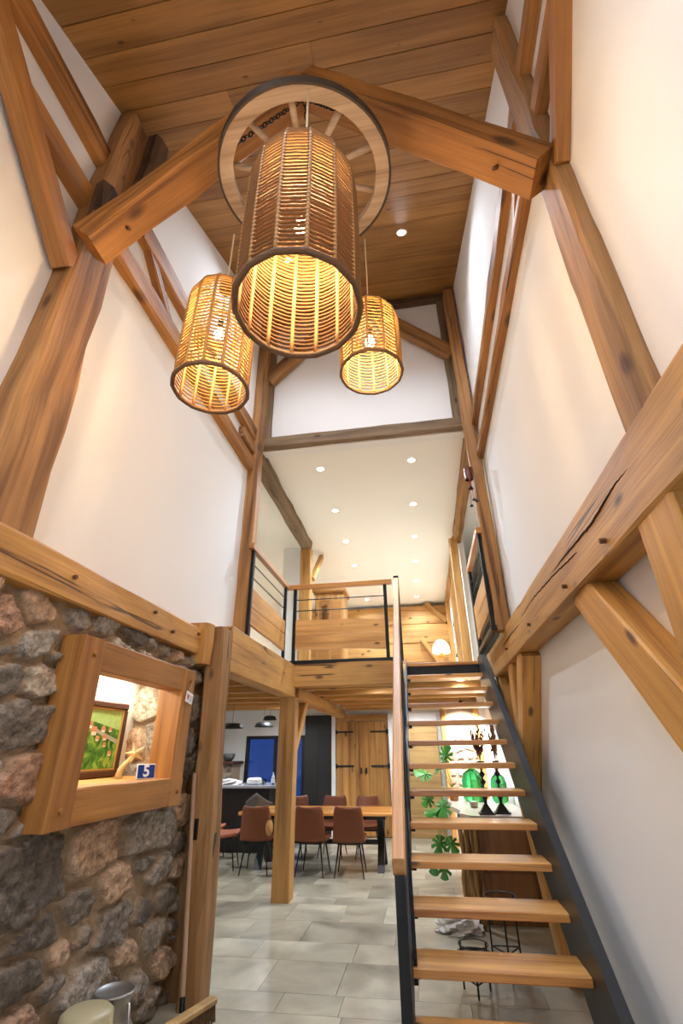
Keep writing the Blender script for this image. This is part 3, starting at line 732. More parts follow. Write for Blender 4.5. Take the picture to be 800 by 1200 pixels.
# truss struts
beam('truss_strut', (0.89, 1.62, 4.44), (-0.47, 1.62, 6.0), 0.22, 0.165, M['warm'], 'right one of the two heavy struts that lean together behind the wheel', 'strut', rough=0.008, pegs=[(0.25, 0.0, '-z')])
beam('truss_strut', (-1.87, 1.62, 4.50), (-0.53, 1.62, 6.0), 0.22, 0.165, M['warm'], 'left one of the two heavy struts that lean together behind the wheel', 'strut', rough=0.010, pegs=[(0.25, 0.0, '-z')])
# ------------------------------------------------------------------ gallery structure
beam('gallery_beam', (-1.90, 4.44, 2.50), (-1.90, 6.95, 2.50), 0.2, 0.44, LB, 'deep oak beam carrying the left edge of the gallery from the slotted post', rough=0.004)
beam('gallery_beam', (-1.985, 6.93, 2.575), (-0.25, 6.93, 2.575), 0.18, 0.33, M['oakbeam'], 'oak beam carrying the front edge of the gallery above the dining area', rough=0.004)
beam('dining_post', (-1.88, 6.94, 0.0), (-1.88, 6.94, 2.28), 0.22, 0.22, M['oakbeam'], 'smooth square oak post standing in front of the dining table', 'post', up=(0, 1, 0), rough=0.002, ch=0.008)
beam('long_beam', (-1.86, 7.05, 2.36), (-1.90, 11.6, 2.36), 0.18, 0.18, M['oakbeam'], 'oak beam running from the dining post back to the board door', rough=0.004)
beam('dining_brace', (-1.86, 7.04, 1.55), (-1.86, 7.75, 2.30), 0.12, 0.12, M['oakbeam'], 'slanting oak brace behind the head of the dining post', 'brace')
for k in range(6):
    yj = 7.35 + 0.82*k
    beam('joist', (-1.76, yj, 2.50), (1.05 if yj > 7.4 else -0.27, yj, 2.50), 0.14, 0.16, M['oakbeam'],
         ('first', 'second', 'third', 'fourth', 'fifth', 'sixth')[k] + ' joist right of the dining post, counted back towards the board door', 'joist', 'joists under the gallery right of the dining post', rough=0.003, ch=0.008)
for k in range(8):
    yj = 4.95 + 0.82*k
    beam('joist', (-6.1, yj, 2.50), (-1.98, yj, 2.50), 0.14, 0.16, M['oakbeam'],
         ('first', 'second', 'third', 'fourth', 'fifth', 'sixth', 'seventh', 'eighth')[k] + ' joist left of the dining post, counted back towards the kitchen', 'joist', 'joists under the gallery left of the dining post', rough=0.003, ch=0.008)
# upper gallery timbers
beam('gallery_ceiling_beam', (-2.13, 5.5, 5.47), (-2.16, 8.95, 5.47), 0.2, 0.2, M['greyold'], 'rough grey beam along the left edge of the gallery ceiling', rough=0.012)
beam('gallery_inner_post', (-2.17, 8.95, 2.7), (-2.17, 8.95, 5.4), 0.22, 0.2, M['oakbeam'], 'pale oak post inside the gallery behind the left railing', 'post', up=(0, 1, 0))
beam('gallery_short_brace', (-2.2, 5.75, 4.6), (-2.2, 5.35, 5.4), 0.12, 0.16, M['cream'] if False else M['oakbeam'], 'short pale brace between the left gallery post and the grey ceiling beam', 'brace')
beam('gallery_inner_brace', (-2.05, 9.0, 4.75), (-2.0, 9.65, 5.5), 0.1, 0.1, M['oakbeam'], 'small slanting brace beside the pale inner gallery post', 'brace')
beam('gallery_ceiling_beam', (0.93, 5.4, 5.42), (0.93, 8.9, 5.42), 0.14, 0.28, M['old'], 'brown beam along the right edge of the gallery ceiling', rough=0.006)
beam('gallery_inner_post', (0.84, 8.87, 2.7), (0.84, 8.87, 5.35), 0.15, 0.2, M['oakbeam'], 'pale oak post inside the gallery behind the right railing', 'post', up=(0, 1, 0))
beam('gallery_far_beam', (0.9, 9.0, 5.42), (0.9, 14.2, 5.42), 0.1, 0.16, M['oakbeam'], 'thin beam at the ceiling along the far right gallery wall')
beam('gallery_stud', (0.90, 11.2, 2.7), (0.90, 11.2, 5.4), 0.1, 0.16, M['oakbeam'], 'slim stud on the far right gallery wall nearest the inner post', 'post', up=(0, 1, 0))
beam('gallery_stud', (0.90, 13.4, 2.7), (0.90, 13.4, 5.4), 0.1, 0.16, M['oakbeam'], 'slim stud on the far right gallery wall close to the log wall', 'post', up=(0, 1, 0))
beam('gallery_brace', (0.90, 11.0, 4.85), (0.90, 10.3, 5.38), 0.08, 0.12, M['oakbeam'], 'slanting brace on the far right gallery wall', 'brace')
# log wall at the far end of the gallery
lw = MB()
for k in range(5): lw.cbox(-3.9, 0.95, 14.02-0.01*(k % 2), 14.28, 2.72+0.55*k, 2.72+0.55*k+0.54, 0.02)
tag(lw.build('log_wall', M['oakX2'] if 'oakX2' in M else M['oakX']), 'wall of broad horizontal oak logs at the far end of the gallery', 'log wall')
beam('log_wall_brace', (0.1, 13.93, 4.45), (0.85, 13.93, 3.3), 0.12, 0.14, M['oakbeam'], 'slanting brace in front of the log wall beside the glowing lamp', 'brace')
beam('log_wall_corner_brace', (0.3, 13.93, 5.5), (0.86, 13.93, 4.95), 0.12, 0.14, M['oakbeam'], 'short corner brace below the ceiling in front of the log wall', 'brace')

# ------------------------------------------------------------------ stairs
ST = thing('staircase', (0.3, 5.0, 0), 'open steel and wood staircase rising to the gallery beside the right wall', 'staircase')
XS0, XS1 = -0.20, 0.83
RIS, RUN, YS0 = 0.2115, 0.315, 3.80
for k in range(1, 14):
    zt = RIS*k; yf = YS0 + RUN*(k-2)
    dp = 0.335
    tr = MB().cbox(XS0, XS1, yf, yf+dp, zt-0.048, zt, 0.005).build('tread', M['tread'], ST)
    if k < 13: MB().box(XS0+0.005, XS0+0.04, yf+0.08, yf+0.22, zt-0.075, zt-0.0485).build('tread_bracket', M['steel'], ST)
MB().box(XS0, XS1, 7.29, 7.32, 2.56, 2.70).build('landing_beam', M['steel'], ST)
sl = RIS/RUN
def nose(y): return RIS*2 + (y-YS0)*sl
def stringer(x0, x1, up, dn, mat, name):
    y0 = YS0 - 1.5*RUN - 0.10; yb = YS0 + (dn - RIS*2)/sl
    P_ = [(y0, 0.0), (yb, 0.0), (7.32, nose(7.32)-dn), (7.32, 2.80), (YS0+(2.80-up-RIS*2)/sl, 2.80), (y0, nose(y0)+up)]
    return MB().prism(P_, x0, x1, 'X').build(name, mat, ST)
stringer(XS1, XS1+0.02, 0.25, 0.40, M['stringer'], 'stringer')
stringer(XS0-0.02, XS0, 0.06, 0.22, M['steel'], 'stringer')
y0 = YS0 - 1.5*RUN - 0.10; y1 = YS0+(2.80-0.25-RIS*2)/sl
MB().prism([(y0, nose(y0)+0.25), (y0, nose(y0)+0.265), (y1, 2.815), (y1, 2.80)], XS1-0.004, XS1+0.06, 'X').build('stringer_flange', M['stringer'], ST)
# handrail: sloping oak rail with steel posts
HR = thing('stair_handrail', (-0.27, 5.0, 0), 'long straight wooden stair handrail on black steel posts, left side of the stairs', 'handrail')
A, B = Vector((-0.186, 2.86, 1.085)), Vector((-0.262, 6.82, 3.88))
hr = beam('rail', A, B, 0.066, 0.10, M['railY'], None, parent=HR, rough=0.0, ch=0.008, n=2)
MB().box(-0.30, -0.225, 6.82, 6.88, 2.72, 3.95).build('top_post', M['steel'], HR)
MB().box(-0.30, -0.225, 6.80, 6.885, 3.86, 3.955).build('post_cap', M['steel'], HR)
MB().box(-0.212, -0.160, 2.87, 2.92, 0.0, 1.05).build('newel_post', M['steel'], HR)
for t in (0.25, 0.5, 0.75):
    p = A.lerp(B, t); zb = max(0.12, nose(p.y))
    MB().box(p.x+0.01, p.x+0.035, p.y-0.02, p.y+0.02, zb-0.12, p.z-0.03).build('baluster', M['steel'], HR)
for h in (0.25, 0.5):
    q0, q1 = A.copy(), B.copy(); q0.z -= h*0.9+0.05; q1.z -= h+0.05; q0.x += 0.02; q1.x += 0.02
    MB().tube([q0+Vector((0, .02, 0)), q1], 0.006, 6).build('side_bar', M['steel'], HR)

# ------------------------------------------------------------------ gallery railings
def wavy_board(a, b, z0, z1, t, wave_top, wave_bot, amp, seed, name, mat, parent, along):
    """board from a to b (2-D points), live edge on top or bottom"""
    rr = random.Random(seed); n = 14; a, b = Vector(a), Vector(b); d = (b-a); nrm = Vector((-d.y, d.x)).normalized()*t/2
    ph = rr.uniform(0, 6)
    mb = MB(); top, bot = [], []
    for i in range(n+1):
        u = i/n
        w = math.sin(u*3.3+ph)*0.6 + math.sin(u*8+ph*2)*0.25
        top.append(z1 + (w*amp if wave_top else 0)); bot.append(z0 + (w*amp if wave_bot else 0))
    vs = []
    for i in range(n+1):
        p = a + d*(i/n)
        for s_ in (-1, 1):
            for z in (bot[i], top[i]): vs.append((p.x+nrm.x*s_, p.y+nrm.y*s_, z))
    fs = []
    for i in range(n):
        o = i*4; q = o+4
        fs += [(o, q, q+1, o+1), (o+2, o+3, q+3, q+2), (o+1, q+1, q+3, o+3), (o, o+2, q+2, q)]
    fs += [(0, 1, 3, 2), (n*4, n*4+2, n*4+3, n*4+1)]
    return mb.add(vs, fs).build(name, mat, parent)
def railing(name, a, b, label, posts, mats, cap_ext=(0, 0), zb=2.72):
    a, b = Vector(a), Vector(b); d = (b-a).normalized(); nx = Vector((-d.y, d.x))
    t = thing(name, ((a.x+b.x)/2, (a.y+b.y)/2, zb), label, 'railing', 'gallery railings')
    alongX = abs(d.x) > 0.5
    def seg(p, q, w, z0, z1, nm, mt):
        p, q = a+d*p, a+d*q; x0, x1 = sorted((p.x, q.x)); y0, y1 = sorted((p.y, q.y))
        if alongX: y0, y1 = y0-w/2, y0+w/2
        else: x0, x1 = x0-w/2, x0+w/2
        return MB().cbox(x0, x1, y0, y1, z0, z1, 0.003).build(nm, mt, t)
    L = (b-a).length
    seg(0, L, 0.06, zb, zb+0.055, 'bottom_bar', M['steel'])
    for p in posts: seg(p-0.025, p+0.025, 0.04, zb+0.05, zb+1.13, 'baluster', M['steel'])
    p0, p1 = posts[0]+0.025, posts[-1]-0.025
    for h in (0.79, 0.96):
        q, r = a+d*p0, a+d*p1
        MB().tube([(q.x, q.y, zb+h), (r.x, r.y, zb+h)], 0.008, 6).build('rail_bar', M['steel'], t)
    q, r = a+d*p0, a+d*p1
    wavy_board(q, r, zb+0.425, zb+0.63, 0.035, True, False, 0.028, 3, 'board', mats, t, None)
    wavy_board(q, r, zb+0.20, zb+0.415, 0.035, False, True, 0.028, 8, 'board', mats, t, None)
    cp = seg(-cap_ext[0], L+cap_ext[1], 0.07, zb+1.13, zb+1.20, 'handrail', M['railX'] if alongX else M['railYY'])
    return t
M['railX'] = wood('rail_cap_x', (206, 146, 92), (172, 112, 64), 'X', 0.35, 0, 0)
M['railYY'] = wood('rail_cap_y', (206, 146, 92), (172, 112, 64), 'Y', 0.35, 0, 0)
M['liveX'] = wood('live_x', (222, 170, 116), (184, 130, 80), 'X', 0.4, 0.5, 0.0)
M['liveY'] = wood('live_y', (222, 170, 116), (184, 130, 80), 'Y', 0.4, 0.5, 0.0)
railing('gallery_railing', (-1.97, 6.87), (-0.33, 6.87), 'front gallery railing with two wavy boards, above the dining post', [0.14, 1.53], M['liveX'])
railing('gallery_railing', (-1.95, 5.12), (-1.95, 6.82), 'left gallery railing with two wavy boards beside the crooked post', [0.10, 1.62], M['liveY'])
railing('gallery_railing', (0.80, 5.16), (0.80, 6.60), 'right gallery railing with two wavy boards at the stair top by the slim post', [0.06, 1.38], M['liveY'])

# ------------------------------------------------------------------ wheel chandelier
WC = Vector((-0.495, 1.735, 5.0)); TW = R_(9)
WM = Matrix.Translation(WC) @ Matrix.Rotation(TW, 4, 'X')
def zwheel(y): return WC.z + (y-WC.y)*math.tan(TW) + 0.01
wh = thing('wagon_wheel', WC, 'big old wooden wagon wheel with iron tyre hanging flat below the roof', 'wheel')
def ringmesh(r0, r1, z0, z1, n=64):
    mb = MB(); vs = []; fs = []
    for j in range(n):
        a = 2*PI*j/n; c, s = math.cos(a), math.sin(a)
        vs += [(r0*c, r0*s, z0), (r1*c, r1*s, z0), (r1*c, r1*s, z1), (r0*c, r0*s, z1)]
    for j in range(n):
        o, q = j*4, ((j+1) % n)*4
        for k in range(4): fs.append((o+k, q+k, q+(k+1) % 4, o+(k+1) % 4))
    return mb.add([WM @ Vector(v) for v in vs], fs)
ringmesh(0.474, 0.558, 0.0, 0.05).build('felloe_ring', M['wheelw'], wh)
ringmesh(0.559, 0.573, -0.004, 0.052).build('iron_tyre', M['iron'], wh)
for k in range(10):
    a = R_(93) + k*2*PI/10
    p0 = WM @ Vector((0.10*math.cos(a), 0.10*math.sin(a), 0.04)); p1 = WM @ Vector((0.48*math.cos(a), 0.48*math.sin(a), 0.04))
    MB().tube([p0, p0.lerp(p1, .5), p1], [0.024, 0.019, 0.022], 8).build('spoke', M['wheelw'], wh, smooth=True)
hubm = MB().lathe([(0.02, -0.10), (0.075, -0.10), (0.085, -0.05), (0.115, 0.0), (0.115, 0.08), (0.085, 0.13), (0.07, 0.2), (0.02, 0.2)], (0, 0, 0), 20)
hubm.v = [tuple(WM @ Vector(v)) for v in hubm.v]; hubm.build('hub', M['wheelw'], wh)
# chains
def chain(name, p0, p1):
    p0, p1 = Vector(p0), Vector(p1); L = (p1-p0).length; n = int(L/0.042); d = (p1-p0)/n; mb = MB()
    dn = d.normalized(); s1 = dn.cross(Vector((0, 1, 0.3))).normalized(); s2 = dn.cross(s1)
    for i in range(n):
        c = p0 + d*(i+0.5); s = s1 if i % 2 == 0 else s2
        pts = []
        for j in range(10):
            a = 2*PI*j/10; pts.append(c + dn*math.cos(a)*0.027 + s*math.sin(a)*0.014)
        mb.tube(pts, 0.0042, 5, closed=True)
    return mb.build(name, M['chain'], wh)
top = (-0.50, 1.62, 5.86)
for a in (60, 180, 300):
    aa = R_(a+30); chain('chain', WM @ Vector((0.50*math.cos(aa), 0.50*math.sin(aa), 0.08)), top)
MB().tube([(-0.5, 1.62, 5.84), (-0.5, 1.62, 5.98)], 0.012, 6).build('hook', M['chain'], wh)

# woven pendants
def pendant(name, X, Y, zb, H, R, rows, sides, neck, label, rope, rr_, rot=0.0, power=20):
    t = thing(name, (X, Y, zb), label, 'pendant lamp', 'woven pendants on the wagon wheel')
    rnd = random.Random(int(rows*7+R*100))
    def rad(u):      # u 0 bottom .. 1 top
        body = 1.0 - 0.04*abs(u-0.35)
        if u > 0.72:
            v = (u-0.72)/0.28; body = (1-0.04*0.37)*math.sqrt(max(0, 1-(v*0.93)**2.3))
        return R*body
    mb = MB()
    def ring(z, r, rt, wob=0.003):
        pts = []
        for k in range(sides):
            a0, a1 = rot+2*PI*k/sides, rot+2*PI*(k+1)/sides
            P0, P1 = Vector((r*math.cos(a0), r*math.sin(a0))), Vector((r*math.cos(a1), r*math.sin(a1)))
            for q in (0, .25, .5, .75):
                p = P0.lerp(P1, q); k2 = 1 + 0.012*math.sin(PI*q)
                pts.append((X+p.x*k2, Y+p.y*k2, z - (0.006 if q not in (0,) else 0) + rnd.uniform(-wob, wob)*(0.7 if q else 0.3)))
        mb.tube(pts, rt, 5, closed=True)
    # rows follow arc length so the crown is woven too
    us = [i/400 for i in range(401)]; acc = [0]
    for i in range(400):
        acc.append(acc[-1] + math.hypot((us[i+1]-us[i])*H, rad(us[i+1])-rad(us[i])))
    for i in range(rows):
        sdist = acc[-1]*(i+0.6)/rows*0.985
        j = next(k for k in range(401) if acc[k] >= sdist)
        ring(zb+us[j]*H, max(rad(us[j]), 0.03), rr_)
    mb.build('woven_shade', rope, t, smooth=True)
    for k in range(sides):
        a = rot+2*PI*k/sides
        pts = [(X+(rad(u)-0.004)*math.cos(a), Y+(rad(u)-0.004)*math.sin(a), zb+u*H) for u in [i/14 for i in range(13)]+[0.9, 0.94, 0.97, 0.985]]
        MB().tube(pts, 0.0095 if R > .22 else 0.0075, 6).build('rib', M['rib'], t, smooth=True)
    rm = MB(); pts = []
    for k in range(sides*2):
        a = rot+2*PI*k/(sides*2); r = R*(0.99 if k % 2 == 0 else 0.975)
        pts.append((X+r*math.cos(a), Y+r*math.sin(a), zb-0.004))
    rm.tube(pts, 0.013 if R > .22 else 0.010, 8, closed=True); rm.build('rim', M['rim'], t, smooth=True)
    zt = zb+H
    if neck:
        nb = MB()
        for i in range(6):
            nb.tube([(X+0.036*math.cos(2*PI*j/12), Y+0.036*math.sin(2*PI*j/12), zt-0.02+i*0.014) for j in range(12)], 0.0085, 5, closed=True)
        nb.build('neck', M['rim'], t, smooth=True)
    MB().tube([(X, Y, zt-0.03), (X+0.002, Y, (zt+zwheel(Y))/2), (X, Y, zwheel(Y))], 0.006 if R > .22 else 0.004, 6).build('cord', M['cord'], t)
    zl = zb+H*(0.52 if R > .22 else .47)
    lh = MB().tube([(X, Y, zl+0.05), (X, Y, zl+0.12)], 0.018, 10).build('lamp_holder', M['black'], t)
    MB().tube([(X, Y, zl+0.12), (X, Y, zt-0.03)], 0.003, 5).build('inner_cord', M['black'], t)
    MB().lathe([(0.008, 0.05), (0.016, 0.045), (0.028, 0.02), (0.032, -0.005), (0.026, -0.03), (0.008, -0.042)], (X, Y, zl), 14).build('bulb', M['bulb'], lh, smooth=True)
    ld = bpy.data.lights.new('pendant_light', 'POINT'); ld.energy = power; ld.color = (1.0, 0.74, 0.42); ld.shadow_soft_size = 0.035
    lo = bpy.data.objects.new('pendant_light', ld); C.objects.link(lo); lo.parent = t; lo.location = (0, 0, zl-zb-0.075)
    return t
pendant('pendant_lamp', -0.358, 1.225, 3.14, 1.00, 0.247, 43, 14, False, 'largest woven rope pendant lamp hanging in front of the wheel', M['ropebig'], 0.0063, R_(8), 22)
pendant('pendant_lamp', -1.115, 2.03, 3.56, 0.89, 0.225, 33, 13, True, 'woven pendant lamp hanging lowest left of the big one', M['rope'], 0.0054, R_(5), 14)
pendant('pendant_lamp', -0.155, 2.25, 3.74, 0.57, 0.198, 22, 12, True, 'small woven pendant lamp hanging right of the big one', M['rope'], 0.0050, R_(0), 14)

# ------------------------------------------------------------------ lights
def spot_light(x, y, z, e, col=(0.78, 0.87, 1.0), ang=150, soft=0.05, blend=0.9, rot=(0, 0, 0), parent=None):
    ld = bpy.data.lights.new('spot_light', 'SPOT'); ld.energy = e; ld.color = col; ld.spot_size = R_(ang); ld.spot_blend = blend; ld.shadow_soft_size = soft
    lo = bpy.data.objects.new('spot_light', ld); C.objects.link(lo); lo.location = (x, y, z); lo.rotation_euler = rot; 
    if parent is not None:
        lo.parent = parent; lo.location = Vector((x, y, z)) - Vector(parent['_org'])
    return lo
def downlight(x, y, z, e, label, group, slope=False, cat="spotlight", col=(0.78, 0.87, 1.0), ang=150, r=0.052):
    t = thing('recessed_spotlight', (x, y, z), label, cat, group)
    tilt = Matrix.Rotation(math.atan(RS), 4, 'X') if slope else Matrix()
    mx = Matrix.Translation((x, y, z)) @ tilt
    def tr(mb): mb.v = [tuple(mx @ Vector(v)) for v in mb.v]; return mb
    tr(MB().lathe([(r, -0.004), (r, -0.006), (0.001, -0.006)], (0, 0, 0), 16)).build('lens', M['spot'], t)
    tr(MB().lathe([(r+0.001, -0.001), (r+0.001, -0.010), (r+0.014, -0.008), (r+0.016, 0.0)], (0, 0, 0), 16, cap=False)).build('bezel', M['white'], t)
    spot_light(x, y-(0.01 if slope else 0), z-0.03, e, col, ang, parent=t)
    return t
downlight(0.21, 3.73, roofz(3.73), 110, 'single bright spotlight in the sloping board ceiling right of the wheel', 'spotlights in the board ceiling', True)
for (x, y) in ((-1.3, 3.9), (-0.9, 0.30), (0.0, 0.2), (-0.9, -1.2), (0.0, -1.2)):  # four near ones are fill lamps added outside the view
    downlight(x, y, roofz(y), 95 if y < 2 else 100, 'unseen recessed spotlight in the sloping board ceiling', 'spotlights in the board ceiling', True, ang=150 if y > 2 else 105)
names = ['first', 'second', 'third', 'fourth', 'fifth', 'sixth']
for i in range(6):
    y = 6.12+1.452*i
    for x, sd_ in ((-1.30-0.02*i, 'left'), (0.12-0.012*i, 'right')):
        downlight(x, y, 5.56, 100, names[i]+' spotlight of the '+sd_+' row in the gallery ceiling, counted from the tie beam', 'gallery ceiling spotlights', col=(0.64, 0.80, 1.0))
for (x, y) in ((-4.0, 7.0), (-4.6, 9.4), (-3.0, 10.2), (-1.0, 9.0), (-0.9, 10.6), (0.5, 9.0), (-0.1, 10.85), (-3.2, 5.8), (-0.7, 7.76), (0.6, 7.95)):  # the one before the back panelling is added to brighten it
    downlight(x, y, 2.578, 85, 'recessed spotlight between the joists over the ground floor', 'spotlights between the joists', col=(0.84, 0.91, 1.0), ang=160)

# strip light at the head of the niche
nl = thing('niche_light', (-2.3, 3.1, 2.13), 'slim white light strip under the head of the wall niche', 'light strip')
MB().box(-2.42, -2.30, 2.60, 3.95, 2.178, 2.198).build('housing', M['white'], nl)
MB().box(-2.41, -2.31, 2.62, 3.93, 2.172, 2.1779).build('diffuser', emis('strip_glow', (255, 244, 220), 22), nl)

# ------------------------------------------------------------------ kitchen end
WN = struct(MB().box(-4.15, -4.08, YW-0.02, YW+0.06, 0.02, 1.93).box(-2.82, -2.75, YW-0.02, YW+0.06, 0.02, 1.93).box(-4.08, -2.82, YW-0.02, YW+0.06, 1.86, 1.93).box(-4.08, -2.82, YW-0.02, YW+0.06, 0.02, 0.10).box(-3.48, -3.42, YW-0.02, YW+0.06, 0.10, 1.86).build('window_1', M['black']))
o = MB().box(-4.08, -2.82, YW+0.02, YW+0.03, 0.10, 1.86).build('glass', M['pane']); o.parent = WN
# terrace outside in the dusk
struct(MB().box(-8, -0.5, YW+0.2, 22, -0.15, -0.05).build('floor_terrace', plain('terrace', (120, 120, 124), 0.8)))
bp_ = thing('charcoal_wall_panel', (-2.4, YW-0.05, 0), 'tall charcoal panel between the blue window and the board door', 'wall panel')
MB().cbox(-2.74, -2.12, YW-0.08, YW-0.002, 0.0, 2.34, 0.004).build('panel', M['blackpanel'], bp_)
MB().box(-2.44, -2.43, YW-0.084, YW-0.079, 0.05, 2.3).build('joint', M['black'], bp_)
# board door with strap hinges
DW = MB()
xs = np.linspace(-2.02, -0.84, 9)
for i in range(8): DW.cbox(xs[i]+0.002, xs[i+1]-0.002, YW-0.07, YW-0.03, 0.02, 2.20, 0.003)
dr = struct(DW.build('door_1', M['doorw']), 'double door of knotty pine boards with black strap hinges at the back')
def dpart(mb, nm, mat):
    q = mb.build(nm, mat); q.parent = dr; return q
for xh, s in ((-2.02, 1), (-0.84, -1)):
    for zh in (0.42, 1.30, 1.98):
        a, b = sorted((xh, xh+s*0.40))
        mb = MB().box(a, b, YW-0.085, YW-0.071, zh-0.018, zh+0.018)
        a2, b2 = sorted((xh-s*0.02, xh+s*0.04)); mb.prism([(a2, zh-0.06), (b2, zh-0.03), (b2, zh+0.03), (a2, zh+0.06)], YW-0.088, YW-0.071, 'Y')
        dpart(mb, 'strap_hinge', M['black'])
dpart(MB().box(-1.475, -1.385, YW-0.095, YW-0.07, 0.02, 2.20), 'cover_strip', M['doorw'])
for x in (-1.46, -1.35): dpart(MB().lathe([(0.012, 0), (0.02, 0.02), (0.02, 0.1), (0.012, 0.12)], (x, YW-0.10, 1.15), 8), 'door_handle', M['black'])
struct(MB().box(-2.12, -2.03, YW-0.09, YW-0.002, 0, 2.34).box(-0.83, -0.70, YW-0.12, YW-0.002, 0, 2.34).build('trim_1', M['white']))
struct(MB().box(-2.03, -0.83, YW-0.09, YW-0.002, 2.21, 2.34).build('trim_2', M['oakX']))
# wood panel wall behind the stairs
pw = MB()
for k in range(5): pw.cbox(-0.55, 0.24, YW-0.06, YW-0.002, 0.42*k, 0.42*k+0.415, 0.004)
tag(pw.build('wood_panelling', M['panelw']), 'pale wide-board wood panelling on the back wall behind the stairs', 'panelling')
struct(MB().box(0.25, 0.36, YW-0.10, YW-0.002, 0, 2.34).build('trim_3', plain('grey_trim', (176, 172, 164), 0.6)))
struct(MB().box(0.40, 0.98, 9.75, 9.9, -0.05, 0.92).build('wall_niche_base', M['white']))
# bright stone infill
csd = [(0.4+0.17*i+rr.uniform(-.03, .03), 0.98+0.13*j+rr.uniform(-.02, .02), 0.09, 0.065, (PALE, (210, 190, 170, ), (200, 150, 120))[(i*3+j*2+i*j) % 3]) for i in range(5) for j in range(9)]
vs, fs, m3, i3 = stone_sheet('x', 0.36, 1.0, 0.92, 2.1, 0.012, lambda y, z, h: (y, 9.76-h*0.5, z), None, csd, 0.05)
tag(stone_obj('pale_stone_wall', vs, fs, m3, i3, csd), 'brightly lit pale stone infill wall seen between the stair treads', 'stone wall')
MB().box(0.36, 1.0, 9.77, 9.9, 0.92, 2.55).build('wall_niche_core', M['mortar'])['kind'] = 'structure'
for nm, xq in (('left', 0.33), ('right', 0.93)):
    beam('niche_stud', (xq, 9.66, 0.0), (xq, 9.66, 2.36), 0.1, 0.12, M['oakbeam'], nm + ' pale stud framing the bright stone infill behind the stairs', 'post', up=(0, 1, 0))
t = thing('wall_spotlight', (0.65, 9.2, 2.3), 'small black spotlight aimed at the pale stone infill', 'spotlight')
MB().lathe([(0.03, 0), (0.035, 0.08), (0.02, 0.10)], (0.65, 9.2, 2.28), 12).build('housing', M['black'], t)
MB().tube([(0.65, 9.2, 2.38), (0.65, 9.2, 2.58)], 0.006, 6).build('stem', M['black'], t)
spot_light(0.65, 9.2, 2.27, 200, (0.9, 0.94, 1.0), 110, 0.03, 0.6, (R_(35), 0, 0), parent=t)

# island, lamps and kitchen items
isl = thing('kitchen_island', (-4.2, 10.0, 0), 'dark kitchen island with pale grey worktop left of the dining post', 'kitchen island')
MB().cbox(-5.6, -2.95, 9.75, 10.5, 0.0, 1.0, 0.01).build('base', M['darkcab'], isl)
MB().cbox(-5.7, -2.75, 9.6, 10.6, 1.0, 1.045, 0.006).build('worktop', M['counter'], isl)
def dome(name, x, y, z, r, label):
    t = thing(name, (x, y, z), label, 'pendant lamp', 'black kitchen pendants')
    MB().lathe([(r, 0), (r*1.0, 0.015), (r*0.88, 0.06), (r*0.7, 0.085), (0.05, 0.095), (0.05, 0.09), (r*0.68, 0.078), (r*0.86, 0.05), (r*0.96, 0.0)], (x, y, z), 28, cap=False).build('shade', M['black'], t, smooth=True)
    MB().tube([(x, y, z+0.09), (x, y, 2.58)], 0.004, 5).build('cord', M['black'], t)
    MB().lathe([(0.035, 0.02), (0.04, 0.045), (0.02, 0.08)], (x, y, z), 10).build('bulb', emis('kitchen_bulb', (255, 235, 200), 6), t)
dome('kitchen_pendant', -3.62, 9.3, 2.00, 0.21, 'flat black dome pendant nearest the slotted post over the island')
dome('kitchen_pendant', -3.32, 10.3, 2.06, 0.19, 'flat black dome pendant beside the dining post over the island')
dome('kitchen_pendant', -3.48, 11.2, 2.24, 0.15, 'farthest black pendant high up above the blue window')
# things on the island
tag(MB().cbox(-3.42, -3.18, 9.75, 9.98, 1.046, 1.16, 0.03).build('paper_box', M['white']), 'white rounded box on the island worktop left of the blue glow', 'box')
cl = MB(); rs = random.Random(4)
def crumple(c, rx, ry, rz, seed, n=18, mat=None, name='cloth'):
    rs = random.Random(seed); vs = []; fs = []
    for i in range(n+1):
        for j in range(n):
            a = 2*PI*j/n; ph = PI*0.5*i/n
            k = 1+0.22*math.sin(a*5+i*0.9+seed)+0.14*math.sin(a*9-i*1.7)+rs.uniform(-.07, .07)
            vs.append((c[0]+rx*math.sin(ph)*math.cos(a)*k, c[1]+ry*math.sin(ph)*math.sin(a)*k, c[2]+rz*math.cos(ph)*(1+0.25*math.sin(a*4+i)*math.sin(ph)) + (0 if i < n else 0)))
    for i in range(n):
        for j in range(n): fs.append((i*n+j, i*n+(j+1) % n, (i+1)*n+(j+1) % n, (i+1)*n+j))
    return MB().add(vs, fs).build(name, mat or M['cloth'], smooth=False)
tag(crumple((-3.78, 9.85, 1.046), 0.22, 0.14, 0.10, 3, name='crumpled_bag'), 'crumpled white bag on the island beside the white box', 'bag')
bt = thing('bottle', (-2.93, 9.85, 1.046), 'clear bottle with white label standing on the island by the dining post', 'bottle')
MB().lathe([(0.03, 0), (0.035, 0.01), (0.035, 0.12), (0.014, 0.17), (0.014, 0.21)], (-2.93, 9.85, 1.046), 14).build('body', M['clear_glass'], bt, smooth=True)
MB().lathe([(0.036, 0.03), (0.036, 0.10)], (-2.93, 9.85, 1.046), 14, cap=False).build('paper_label', M['white'], bt)
tag(MB().lathe([(0.035, 0), (0.038, 0.01), (0.04, 0.09), (0.036, 0.09), (0.034, 0.012)], (-3.12, 9.9, 1.046), 14).build('glass_tumbler', M['clear_glass'], smooth=True), 'small grey tumbler right of the white box on the island', 'glass')
